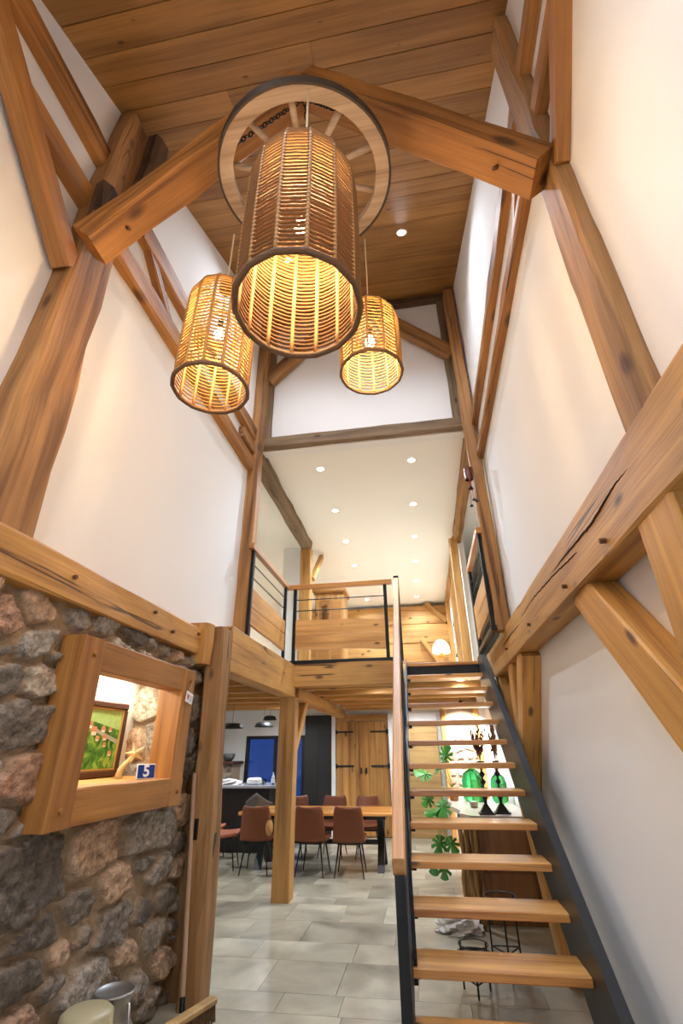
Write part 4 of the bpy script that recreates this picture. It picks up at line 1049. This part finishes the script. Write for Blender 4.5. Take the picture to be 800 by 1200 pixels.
# stone oven corner with shelf and bowls
so_ = thing('stone_oven', (-4.6, 11.2, 0), 'stubby stone chimney breast with brown shelf behind the island', 'oven')
osd = [(-5.3+0.26*i, 0.1+0.2*j, 0.13, 0.1, (TAN, DARK, GREY)[(i+j*2) % 3]) for i in range(6) for j in range(8)]
vs, fs, m4, i4 = stone_sheet('x', -5.4, -4.25, 0.0, 1.36, 0.02, lambda y, z, h: (y, 11.1-h*0.7, z), None, osd, 0.05)
q = stone_obj('stone_front', vs, fs, m4, i4, osd); q.parent = so_; q.location = -Vector(so_['_org'])
MB().box(-5.4, -4.25, 11.1, YW-0.01, 0, 1.36).build('core', M['mortar'], so_)
MB().cbox(-5.5, -4.18, 10.98, YW-0.01, 1.362, 1.42, 0.01).build('shelf', M['walnutframe'], so_)
def bowl(x, y, z, r, h, mat, label):
    tag(MB().lathe([(r*0.5, 0), (r*0.8, h*0.4), (r, h), (r*0.94, h), (r*0.72, h*0.4), (0.01, h*0.12)], (x, y, z), 20).build('bowl', mat, smooth=True), label, 'bowl')
bowl(-4.38, 11.2, 1.421, 0.15, 0.15, M['greyplastic'], 'grey bowl at the right end of the brown shelf over the stone oven')
bowl(-4.72, 11.2, 1.421, 0.14, 0.20, M['crock'], 'tall olive bowl left of the grey bowl on the oven shelf')
# grey shell stool by the island
gs = thing('shell_stool', (-3.02, 9.35, 0), 'grey plastic shell stool pulled up to the kitchen island', 'stool')
mb = MB()
n = 12
vs, fs = [], []
for i in range(7):
    for j in range(n+1):
        a = PI*(j/n)*1.0; zz_ = 0.62 + 0.34*(i/6); r = 0.20+0.05*(i/6); vs.append((-3.02+r*math.cos(a), 9.40-r*math.sin(a)*0.9, zz_ - 0.16*abs(math.cos(a))*(i/6)))
for i in range(6):
    for j in range(n): fs.append((i*(n+1)+j, i*(n+1)+j+1, (i+1)*(n+1)+j+1, (i+1)*(n+1)+j))
o = MB().add(vs, fs).build('backrest', M['greyplastic'], gs, smooth=True); sm = o.modifiers.new('s', 'SOLIDIFY'); sm.thickness = 0.015
MB().lathe([(0.18, 0.60), (0.20, 0.62), (0.20, 0.645), (0.02, 0.65)], (-3.02, 9.42, 0), 20).build('seat', M['greyplastic'], gs, smooth=True)
for sx, sy in ((-1, -1), (1, -1), (1, 1), (-1, 1)):
    MB().tube([(-3.02+sx*0.10, 9.42+sy*0.10, 0.60), (-3.02+sx*0.2, 9.42+sy*0.2, 0.0)], 0.011, 6).build('leg', M['black'], gs)

# ------------------------------------------------------------------ dining table and chairs
dt = thing('dining_table', (-1.75, 8.85, 0), 'long dining table with glossy honey wood top on black steel legs', 'table')
MB().cbox(-3.02, -0.50, 8.33, 9.32, 0.715, 0.76, 0.008).build('tabletop', M['tabletop'], dt)
MB().box(-2.8, -0.72, 8.45, 9.2, 0.66, 0.714).build('apron_frame', M['black'], dt)
for xx in (-2.72, -0.82):
    for (ya, yb) in ((8.52, 8.98), (9.13, 8.66)):
        lb = MB(); s = 1 if ya < yb else -1
        lb.prism([(ya-0.05, 0.0), (ya+0.05, 0.0), (yb+0.05, 0.66), (yb-0.05, 0.66)], xx-0.05+0.0, xx+0.05, 'X'); lb.build('leg', M['black'], dt)
MB().box(-2.70, -0.84, 8.79, 8.85, 0.30, 0.36).build('stretcher', M['black'], dt)
# dark book/plates on the table
tag(MB().cbox(-1.55, -1.28, 8.75, 8.98, 0.761, 0.775, 0.003).build('table_mat', M['black']), 'dark placemat lying on the dining table', 'placemat')
tag(MB().cbox(-2.42, -2.22, 8.6, 8.85, 0.761, 0.778, 0.003).build('magazine', plain('magazine_cover', (130, 140, 160), 0.3)), 'blue grey magazine lying on the dining table left of the post', 'magazine')

def make_chair(label, leather=None):
    t = thing('dining_chair', (0, 0, 0), label, 'chair', 'brown leather dining chairs', local=True)
    leather = leather or M['leather']
    def shell(fn, nu, nv, th):
        vs = []; fs = []
        for s_ in (0, 1):
            for i in range(nu+1):
                for j in range(nv+1):
                    p, nrm = fn(i/nu, j/nv*2-1); vs.append(tuple(Vector(p)+Vector(nrm)*th*s_))
        K = (nu+1)*(nv+1)
        for i in range(nu):
            for j in range(nv):
                a = i*(nv+1)+j; q = (a, a+1, a+nv+2, a+nv+1); fs.append(q); fs.append(tuple(K+x for x in q[::-1]))
        for i in range(nu):
            a = i*(nv+1); fs.append((a, a+nv+1, K+a+nv+1, K+a)); b = a+nv; fs.append((b+nv+1, b, K+b, K+b+nv+1))
        for j in range(nv):
            fs.append((j+1, j, K+j, K+j+1)); a = nu*(nv+1)+j; fs.append((a, a+1, K+a+1, K+a))
        return MB().add(vs, fs)
    # chair faces +Y
    def back(u, v):
        z = 0.42 + 0.46*u - 0.022*(1-v*v)*(1 if u > 0.95 else u**6)
        w = 0.205+0.035*(1-u)**1.0 + 0.0*u
        if u > 0.8: w -= 0.02*((u-0.8)/0.2)**2
        y = -0.20 - 0.10*u + 0.05*v*v
        return (v*w, y, z), (0, -1, 0.0)
    def seat(u, v):
        w = 0.22 + 0.02*math.sin(u*PI)
        return (v*w, -0.22+0.44*u, 0.46 + 0.035*v*v - 0.02*math.sin(u*PI)), (0, 0, -1)
    o = part_local(shell(back, 10, 8, 0.045), 'backrest', leather, t, True)
    o.modifiers.new('b', 'BEVEL').width = 0.012
    o = part_local(shell(seat, 8, 8, 0.05), 'seat', leather, t, True)
    o.modifiers.new('b', 'BEVEL').width = 0.012
    part_local(MB().box(-0.17, 0.17, -0.17, 0.17, 0.385, 0.40), 'seat_frame', M['black'], t)
    for sx in (-1, 1):
        for sy in (-1, 1):
            part_local(MB().tube([(sx*0.15, sy*0.15, 0.395), (sx*0.21, sy*0.22, 0.0)], [0.014, 0.008], 8), 'leg', M['black'], t)
    return t
ch0 = make_chair('brown leather chair with its back to us, left of the dining post')
def put(o, x, y, rz): o.location = (x, y, 0); o.rotation_euler = (0, 0, rz)
put(ch0, -2.66, 8.32, R_(4))
for (x, y, rz, lb) in (
    (-1.80, 8.30, R_(-3), 'brown leather chair partly hidden behind the right side of the dining post'),
    (-1.24, 8.30, R_(2), 'brown leather chair with its back to us, right of the dining post'),
    (-2.45, 9.62, R_(182), 'far side brown leather chair mostly hidden by the dining post'),
    (-1.75, 9.62, R_(178), 'far side brown leather chair seen between two front chairs'),
    (-1.12, 9.60, R_(183), 'far side brown leather chair in front of the board door')):
    c = copy_tree(ch0); c['label'] = lb; put(c, x, y, rz)
chp = make_chair('reddish tan chair seen from the side at the left head of the table', M['leatherpink']); put(chp, -3.30, 8.55, R_(-80))
c = copy_tree(chp); c['label'] = 'reddish tan chair behind the side-on chair, next to the kitchen island'; put(c, -3.85, 9.2, R_(-100))
# straw bag on the chair back
sb = thing('straw_bag', (-2.40, 8.02, 0.5), 'small round straw bag hanging on the left front chair beside the dining post', 'bag')
mb = MB()
for k in range(5): mb.tube([(-2.40+0.045*math.cos(a)*(1-k*.18), 8.0-0.012*k, 0.60+0.09*math.sin(a)*(1-k*.18)) for a in [2*PI*j/16 for j in range(16)]], 0.014, 6, closed=True)
mb.build('basket', plain('straw', (186, 140, 82), 0.8, bump=0.5, bscale=150), sb, smooth=True)
MB().tube([(-2.44, 8.0, 0.66), (-2.42, 8.0, 0.83), (-2.36, 8.0, 0.66)], 0.005, 6).build('strap', M['rim'], sb)

# ------------------------------------------------------------------ under the stairs
# slab sideboard
sd2 = thing('sideboard', (0.65, 7.0, 0), 'panelled wooden sideboard under the stairs with a pale live edge stone top', 'sideboard')
ed = [(0.24, 8.25), (0.22, 7.9), (0.27, 7.6), (0.23, 7.3), (0.29, 7.0), (0.33, 6.75), (0.30, 6.5), (0.40, 6.3), (0.47, 6.25), (1.06, 6.25), (1.06, 8.25)]
MB().prism(ed, 0.90, 0.95, 'Z').build('stone_top', M['slab'], sd2)
MB().box(0.42, 1.06, 6.34, 8.15, 0.0, 0.90).build('carcass', M['dockwood'], sd2)
for (a, b) in ((0.07, 0.44), (0.48, 0.86)):
    MB().cbox(0.47, 1.02, 6.315, 6.345, a, b, 0.01).build('panel', M['dockwood'], sd2)
for i, (x, y, r, dx, dy) in enumerate(((0.33, 6.42, .028, .05, -.2), (0.39, 6.34, .022, .02, -.16), (0.30, 6.62, .025, -.02, -.12), (0.36, 6.7, .03, .02, -.1), (0.44, 6.3, .02, .0, -.14), (0.33, 7.3, .03, .03, -.05))):
    pts = [(x+dx*(1-u)+0.012*math.sin(u*9+i), y+dy*(1-u)+0.01*math.cos(u*7+i), 0.90*u) for u in [k/8 for k in range(9)]]
    MB().tube(pts, [r*(1+0.2*math.sin(k*2+i)) for k in range(9)], 8).build('branch_leg', M['bark'], sd2, smooth=True)
# candlesticks
def candlestick(x, y, label, dried):
    t = thing('candlestick', (x, y, 0.951), label, 'candlestick', 'black twisted candlesticks on the stone top')
    MB().box(x-0.085, x+0.085, y-0.085, y+0.085, 0.951, 0.966).build('base', M['black'], t)
    mb = MB().add([(x-0.07, y-0.07, .966), (x+.07, y-.07, .966), (x+.07, y+.07, .966), (x-.07, y+.07, .966), (x-.018, y-.018, 1.05), (x+.018, y-.018, 1.05), (x+.018, y+.018, 1.05), (x-.018, y+.018, 1.05)], [(3, 2, 1, 0), (4, 5, 6, 7), (0, 1, 5, 4), (1, 2, 6, 5), (2, 3, 7, 6), (3, 0, 4, 7)])
    mb.build('foot', M['black'], t)
    prof = [(0.016, 1.05), (0.022, 1.08)] + [(0.021+0.013*math.sin(k*1.25), 1.09+0.0155*k) for k in range(23)] + [(0.016, 1.45), (0.04, 1.47), (0.04, 1.48), (0.012, 1.48)]
    MB().lathe([(r, z-0.951) for r, z in prof], (x, y, 0.951), 12).build('stem', M['black'], t, smooth=True)
    # dried flowers standing in it are a thing of their own
    rs = random.Random(int(x*100))
    b = thing('dried_flowers', (x, y, 1.481), dried, 'dried flowers', 'dried flower bunches')
    st, hd = MB(), MB()
    for k in range(16):
        a = rs.uniform(0, 2*PI); s = rs.uniform(0.01, 0.10); h = rs.uniform(0.18, 0.42)
        p0 = Vector((x, y, 1.481)); p1 = Vector((x+s*math.cos(a), y+s*math.sin(a), 1.481+h)); st.tube([p0, p0.lerp(p1, .5)+Vector((0, 0, .02)), p1], 0.0022, 4)
        for q in range(9):
            c = p0.lerp(p1, 0.35+0.65*q/9)+Vector((rs.uniform(-.014, .014), rs.uniform(-.014, .014), 0)); r = rs.uniform(0.007, 0.014)
            hd.add([c+Vector((r, 0, 0)), c+Vector((-r, 0, 0)), c+Vector((0, r, 0)), c+Vector((0, -r, 0)), c+Vector((0, 0, r*1.8)), c+Vector((0, 0, -r*1.8))],
                   [(0, 2, 4), (2, 1, 4), (1, 3, 4), (3, 0, 4), (2, 0, 5), (1, 2, 5), (3, 1, 5), (0, 3, 5)])
    st.build('stems', M['dried2'], b); hd.build('blooms', M['dried'] if x < 0.65 else M['dried2'], b)
candlestick(0.60, 6.42, 'left black twisted candlestick with square foot on the stone top', 'bunch of dried purple flowers above the left black candlestick')
candlestick(0.78, 6.50, 'right black twisted candlestick with square foot on the stone top', 'bunch of dried brown grasses above the right black candlestick')
# green glass demijohns
def demijohn(x, y, r, h, label):
    t = thing('glass_demijohn', (x, y, 0.951), label, 'bottle', 'green glass demijohns')
    MB().lathe([(r*0.7, 0), (r*0.95, 0.02), (r, 0.06), (r*0.985, h*0.25), (r, h*0.3), (r*0.98, h*0.5), (r, h*0.55), (r*0.8, h*0.75), (r*0.25, h*0.88), (r*0.2, h)], (x, y, 0.951), 26).build('glass_body', M['green_glass'], t, smooth=True)
    MB().lathe([(r*0.24, h-0.02), (r*0.24, h+0.015), (r*0.1, h+0.015)], (x, y, 0.951), 14).build('cork', M['terracotta'], t)
demijohn(0.60, 7.9, 0.155, 0.46, 'wide green glass demijohn on the stone top behind the left candlestick')
demijohn(0.93, 7.75, 0.11, 0.40, 'smaller green glass demijohn beside the wall behind the right candlestick')
tag(MB().lathe([(0.04, 0), (0.05, 0.02), (0.055, 0.06), (0.05, 0.065), (0.03, 0.02)], (0.52, 7.1, 0.951), 14).build('green_dish', M['crock'], smooth=True), 'little olive green dish on the stone top in front of the demijohn', 'dish')
# monstera in terracotta pot
mo = thing('monstera_plant', (0.30, 8.02, 0.951), 'monstera plant trailing big split leaves over the end of the stone top', 'plant')
MB().lathe([(0.05, 0), (0.06, 0.01), (0.075, 0.14), (0.082, 0.14), (0.082, 0.165), (0.07, 0.165), (0.06, 0.1)], (0.32, 8.0, 0.951), 20).build('pot', M['terracotta'], mo, smooth=True)
def leaf(c, d, nrm, size, seed):
    rs = random.Random(seed); d = Vector(d).normalized(); nrm = Vector(nrm).normalized(); s = d.cross(nrm).normalized(); nrm = s.cross(d)
    n = 36; out = []
    for i in range(n):
        a = 2*PI*i/n; r = (0.55+0.45*math.cos(a/1.0)*0.5+0.25)
        x = math.cos(a); y = math.sin(a)
        r = 1.0 - 0.22*(1-math.cos(a))
        if 0.35 < abs(((a+PI) % (2*PI))-PI) < 2.6 and i % 4 == 0: r *= 0.42
        out.append(Vector(c) + d*(x*r*size + size*0.7) + s*(y*r*size*0.85) - nrm*(0.18*size*(y*y+0.4*x*x)))
    cen = Vector(c) + d*size*0.7
    return [cen]+out, [(0, 1+i, 1+(i+1) % n) for i in range(n)]
LV = [((0.05, 7.85, 1.28), (-0.8, -0.3, 0.1), 0.13), ((0.12, 7.75, 1.33), (0.2, -0.8, 0.4), 0.15), ((0.02, 7.8, 1.05), (-0.5, -0.3, -0.5), 0.10), ((0.16, 7.7, 1.02), (-0.1, -0.5, -0.8), 0.13),
      ((0.12, 7.7, 0.86), (-0.6, -0.4, -0.1), 0.12), ((0.08, 7.6, 0.62), (-0.2, -0.3, -0.9), 0.12), ((0.16, 7.6, 0.60), (0.3, -0.3, -0.6), 0.11), ((0.02, 7.55, 0.42), (-0.3, -0.2, -0.9), 0.12), ((0.10, 7.55, 0.34), (-0.1, -0.2, -0.9), 0.10), ((0.2, 7.9, 1.42), (0.3, -0.3, 0.8), 0.13)]
stm = MB()
for k, (c, d, s) in enumerate(LV):
    s *= 1.3
    v, f = leaf(c, d, (0, -0.7, 0.7) if d[2] > -0.3 else (0, -1, 0.25), s, k)
    MB().add(v, f).build('leaf', M['leaf'], mo, fix=False)
    stm.tube([(0.32, 8.0, 1.09), ((0.32+c[0])/2-0.03, (8.0+c[1])/2, max(c[2], 1.08)+0.04), c, tuple(Vector(c)+Vector(d).normalized()*s*0.7)], 0.006, 5)
stm.build('stems', M['stem'], mo, smooth=True)
tag(crumple((0.16, 6.12, 0.0), 0.20, 0.15, 0.16, 9, 22, name='crumpled_cloth'), 'crumpled white cloth on the floor beside the branch legs', 'cloth')
# wire plant stands
def wire_stand(x, y, h, r, label, low=None):
    t = thing('wire_stand', (x, y, 0), label, 'plant stand', 'black wire plant stands')
    mb = MB()
    for rad in (r, r*0.8, r*0.6, r*0.4, r*0.2): mb.tube([(x+rad*math.cos(2*PI*j/24), y+rad*math.sin(2*PI*j/24), h) for j in range(24)], 0.004 if rad < r else 0.007, 5, closed=True)
    for k in range(12): mb.tube([(x, y, h), (x+r*math.cos(k*PI/6), y+r*math.sin(k*PI/6), h)], 0.003, 4)
    mb.build('wire_top', M['black'], t)
    for k in range(3):
        a = 2*PI*k/3+0.5
        MB().tube([(x+r*.85*math.cos(a), y+r*.85*math.sin(a), h+0.06), (x+r*.85*math.cos(a), y+r*.85*math.sin(a), 0.0)], 0.008, 6).build('leg', M['black'], t)
    MB().tube([(x+r*.85*math.cos(2*PI*j/24), y+r*.85*math.sin(2*PI*j/24), h+0.06) for j in range(24)], 0.005, 5, closed=True).build('guard_ring', M['black'], t)
    mb = MB()
    for k in range(3):
        a, b = 2*PI*k/3+0.5, 2*PI*(k+1)/3+0.5
        mb.tube([(x+r*.85*math.cos(a), y+r*.85*math.sin(a), h*0.35), (x+r*.85*math.cos(b), y+r*.85*math.sin(b), h*0.35)], 0.006, 5)
    mb.build('stretchers', M['black'], t)
wire_stand(0.50, 5.15, 0.44, 0.15, 'taller round black wire stand under the stairs')
wire_stand(0.22, 4.78, 0.22, 0.13, 'lower round black wire stand in front of the taller one under the stairs')

# ------------------------------------------------------------------ bottom left corner
can = thing('milk_can', (-1.765, 3.17, 0), 'dented aluminium milk can standing at the foot of the stone wall', 'milk can')
MB().lathe([(0.125, 0), (0.135, 0.01), (0.135, 0.26), (0.125, 0.30), (0.095, 0.345), (0.085, 0.37), (0.087, 0.42), (0.10, 0.46), (0.104, 0.465), (0.096, 0.468), (0.082, 0.42), (0.078, 0.36), (0.09, 0.33), (0.115, 0.28), (0.12, 0.05), (0.01, 0.03)], (-1.765, 3.17, 0), 32).build('can_body', M['alu'], can, smooth=True)
MB().lathe([(0.105, 0.455), (0.109, 0.460), (0.105, 0.468), (0.10, 0.462)], (-1.765, 3.17, 0), 32).build('rim', M['alu'], can, smooth=True)
MB().tube([(-1.70, 3.05, 0.24), (-1.69, 3.01, 0.30), (-1.695, 3.03, 0.36), (-1.71, 3.08, 0.39)], 0.010, 8).build('handle', M['alu'], can, smooth=True)
pot = thing('enamel_pot', (-1.70, 2.83, 0), 'olive enamel bucket turned upside down beside the milk can', 'bucket')
MB().lathe([(0.14, 0.0), (0.145, 0.02), (0.145, 0.37), (0.152, 0.375), (0.152, 0.40), (0.135, 0.405), (0.125, 0.415), (0.118, 0.50), (0.10, 0.515), (0.01, 0.518)], (-1.70, 2.83, 0), 32).build('pot_body', M['crock'], pot, smooth=True)
MB().tube([(-1.555, 2.90, 0.25), (-1.53, 2.93, 0.42), (-1.56, 2.95, 0.50)], 0.008, 8).build('bail_handle', M['alu'], pot, smooth=True)
br = thing('broom', (-1.75, 3.9, 0), 'wooden broom leaning in the corner between stone wall and slotted post', 'broom')
bm_ = Matrix.Translation((-1.66, 3.92, 0.0)) @ Matrix.Rotation(R_(72), 4, 'Z')
MB().cbox(-0.26, 0.26, -0.035, 0.035, 0.075, 0.115, 0.01, mat=bm_).build('broom_head', M['panelw'], br)
mb = MB(); rs = random.Random(2)
for i in range(26):
    for j in range(3):
        x, y = -0.24+0.0192*i, -0.022+0.022*j
        mb.tube([bm_ @ Vector((x, y, 0.08)), bm_ @ Vector((x+rs.uniform(-.008, .008), y*1.5+rs.uniform(-.008, .008), 0.0))], [0.008, 0.006], 5)
mb.build('bristles', M['bristle'], br)['kind'] = 'stuff'
MB().tube([(-1.712, 3.955, 0.10), (-1.722, 3.968, 0.17)], 0.019, 10).build('socket', M['steel'], br)
MB().tube([(-1.72, 3.965, 0.14), (-1.905, 4.15, 1.45)], 0.015, 10).build('handle', M['polew'], br)
tag(MB().lathe([(0.01, 0.0), (0.05, 0.005), (0.06, 0.02), (0.05, 0.035), (0.02, 0.03)], (-1.36, 3.98, 0.0), 20).build('black_rubber_foot', M['black'], smooth=True), 'small round black object on the tiles at the lower edge of the photo', 'door stop')

# ------------------------------------------------------------------ gallery furnishings
wd = thing('wardrobe', (-1.8, 10.2, 2.7), 'tall pale wooden cabinet inside the gallery behind the front railing', 'cabinet')
MB().cbox(-2.18, -1.55, 9.9, 10.5, 2.7, 4.72, 0.01).build('body', M['doorw'], wd)
MB().cbox(-2.24, -1.49, 9.82, 10.52, 4.72, 4.84, 0.03).build('cornice', M['frame'], wd)
wdd = MB().box(-2.08, -1.86, 9.88, 9.90, 3.1, 4.55).build('door', M['frame'], wd)
MB().box(-1.82, -1.62, 9.88, 9.90, 3.1, 4.55).build('door', M['frame'], wd)
MB().box(-2.02, -1.90, 9.87, 9.882, 3.9, 4.45).build('glazing', M['pane'], wdd)
lp = thing('mushroom_lamp', (0.55, 12.5, 2.7), 'glowing mushroom shaped table lamp at the head of the stairs', 'lamp')
LZ = 3.66
MB().box(0.40, 0.72, 12.35, 12.7, 2.7, LZ-0.001).build('stand', M['oakZ'], lp)
MB().lathe([(0.06, 0), (0.065, 0.03), (0.06, 0.17)], (0.55, 12.5, LZ), 16).build('lamp_base', M['orangebase'], lp, smooth=True)
MB().lathe([(0.21, 0.13), (0.22, 0.16), (0.21, 0.28), (0.15, 0.40), (0.06, 0.46), (0.01, 0.47)], (0.55, 12.5, LZ), 24).build('shade', M['lampglass'], lp, smooth=True)
def pic(name, c, w, h, ax, label, fm, im):
    t = thing(name, c, label, 'picture', 'framed pictures in the gallery')
    x, y, z = c
    def bx(a, b, d0, d1, e0, e1, nm, mt):
        if ax == 'X': MB().box(x+d0, x+d1, y+a, y+b, z+e0, z+e1).build(nm, mt, t)
        else: MB().box(x+a, x+b, y+d0, y+d1, z+e0, z+e1).build(nm, mt, t)
    mb = MB()
    for (a, b, e0, e1) in ((-w/2, w/2, -h/2, -h/2+.04), (-w/2, w/2, h/2-.04, h/2), (-w/2, -w/2+.04, -h/2+.04, h/2-.04), (w/2-.04, w/2, -h/2+.04, h/2-.04)):
        if ax == 'X': mb.box(x-0.02, x+0.02, y+a, y+b, z+e0, z+e1)
        else: mb.box(x+a, x+b, y-0.02, y+0.02, z+e0, z+e1)
    mb.build('frame', fm, t); bx(-w/2+.04, w/2-.04, -0.008, 0.008, -h/2+.04, h/2-.04, 'print', im)
pic('framed_picture', (-4.08, 12.4, 4.75), 1.0, 0.75, 'X', 'pale wooden framed picture on the far left gallery wall', M['frame'], M['cream'])
pic('framed_picture', (0.93, 10.3, 4.2), 0.5, 0.9, 'X', 'dark framed tall picture on the right gallery wall behind the inner post', M['black'], M['white'])
pic('framed_picture', (0.93, 12.4, 4.1), 0.5, 0.8, 'X', 'smaller dark framed picture farther along the right gallery wall', M['black'], M['white'])
# wind chime on the slim post
wc = thing('wind_chime', (0.83, 5.10, 4.5), 'brown tube wind chime with little bells hanging from the slim right gallery post', 'wind chime')
MB().lathe([(0.05, 0.0), (0.05, 0.16), (0.042, 0.16), (0.042, 0.01)], (0.77, 5.08, 4.52), 16, cap=False).build('tube', M['copper'], wc, smooth=True)
MB().tube([(0.77, 5.08, 4.66), (0.82, 5.15, 4.70)], 0.006, 6).build('hook', M['black'], wc)
for i, (dx, dz) in enumerate(((0.0, 0.12), (0.02, 0.28), (-0.02, 0.36), (0.05, 0.30))):
    s = 0.03 if i == 0 else 0.02
    MB().tube([(0.77, 5.08, 4.53), (0.77+dx, 5.08, 4.53-dz+s)], 0.0025, 4).build('cord', M['red'], wc)
    MB().lathe([(s*1.15, -s*.6), (s*0.8, 0), (s*0.35, s*0.9), (0.004, s)], (0.77+dx, 5.08, 4.53-dz), 12).build('bell', M['black'], wc, smooth=True)

# ------------------------------------------------------------------ camera, world, view
cam = bpy.data.cameras.new('camera'); co = bpy.data.objects.new('camera', cam); C.objects.link(co)
p, yw, r, F = .4719, .1575, -.0109, 548.67
cy, sy, cp, sp, cr, sr = math.cos(yw), math.sin(yw), math.cos(p), math.sin(p), math.cos(r), math.sin(r)
f = Vector((-sy*cp, cy*cp, sp)); rt = Vector((cy, sy, 0)); up = rt.cross(f)
r2 = rt*cr+up*sr; u2 = -rt*sr+up*cr
mw = Matrix((r2, u2, -f)).transposed().to_4x4(); mw.translation = (0, 0, 1.6)
co.matrix_world = mw
cam.sensor_fit = 'VERTICAL'; cam.sensor_height = 36; cam.lens = F/1200*36; cam.clip_start = 0.05; cam.clip_end = 200
bpy.context.scene.camera = co
w = bpy.data.worlds.new('World'); bpy.context.scene.world = w; w.use_nodes = True
w.node_tree.nodes['Background'].inputs[0].default_value = (0.03, 0.09, 0.36, 1); w.node_tree.nodes['Background'].inputs[1].default_value = 0.35
vs_ = bpy.context.scene.view_settings
bpy.context.scene.display_settings.display_device = 'sRGB'
vs_.view_transform = 'Standard'; vs_.look = 'None'; vs_.gamma = 1; vs_.use_curve_mapping = False
vs_.exposure = 0.88
for o in bpy.data.objects:
    if '_org' in o: del o['_org']
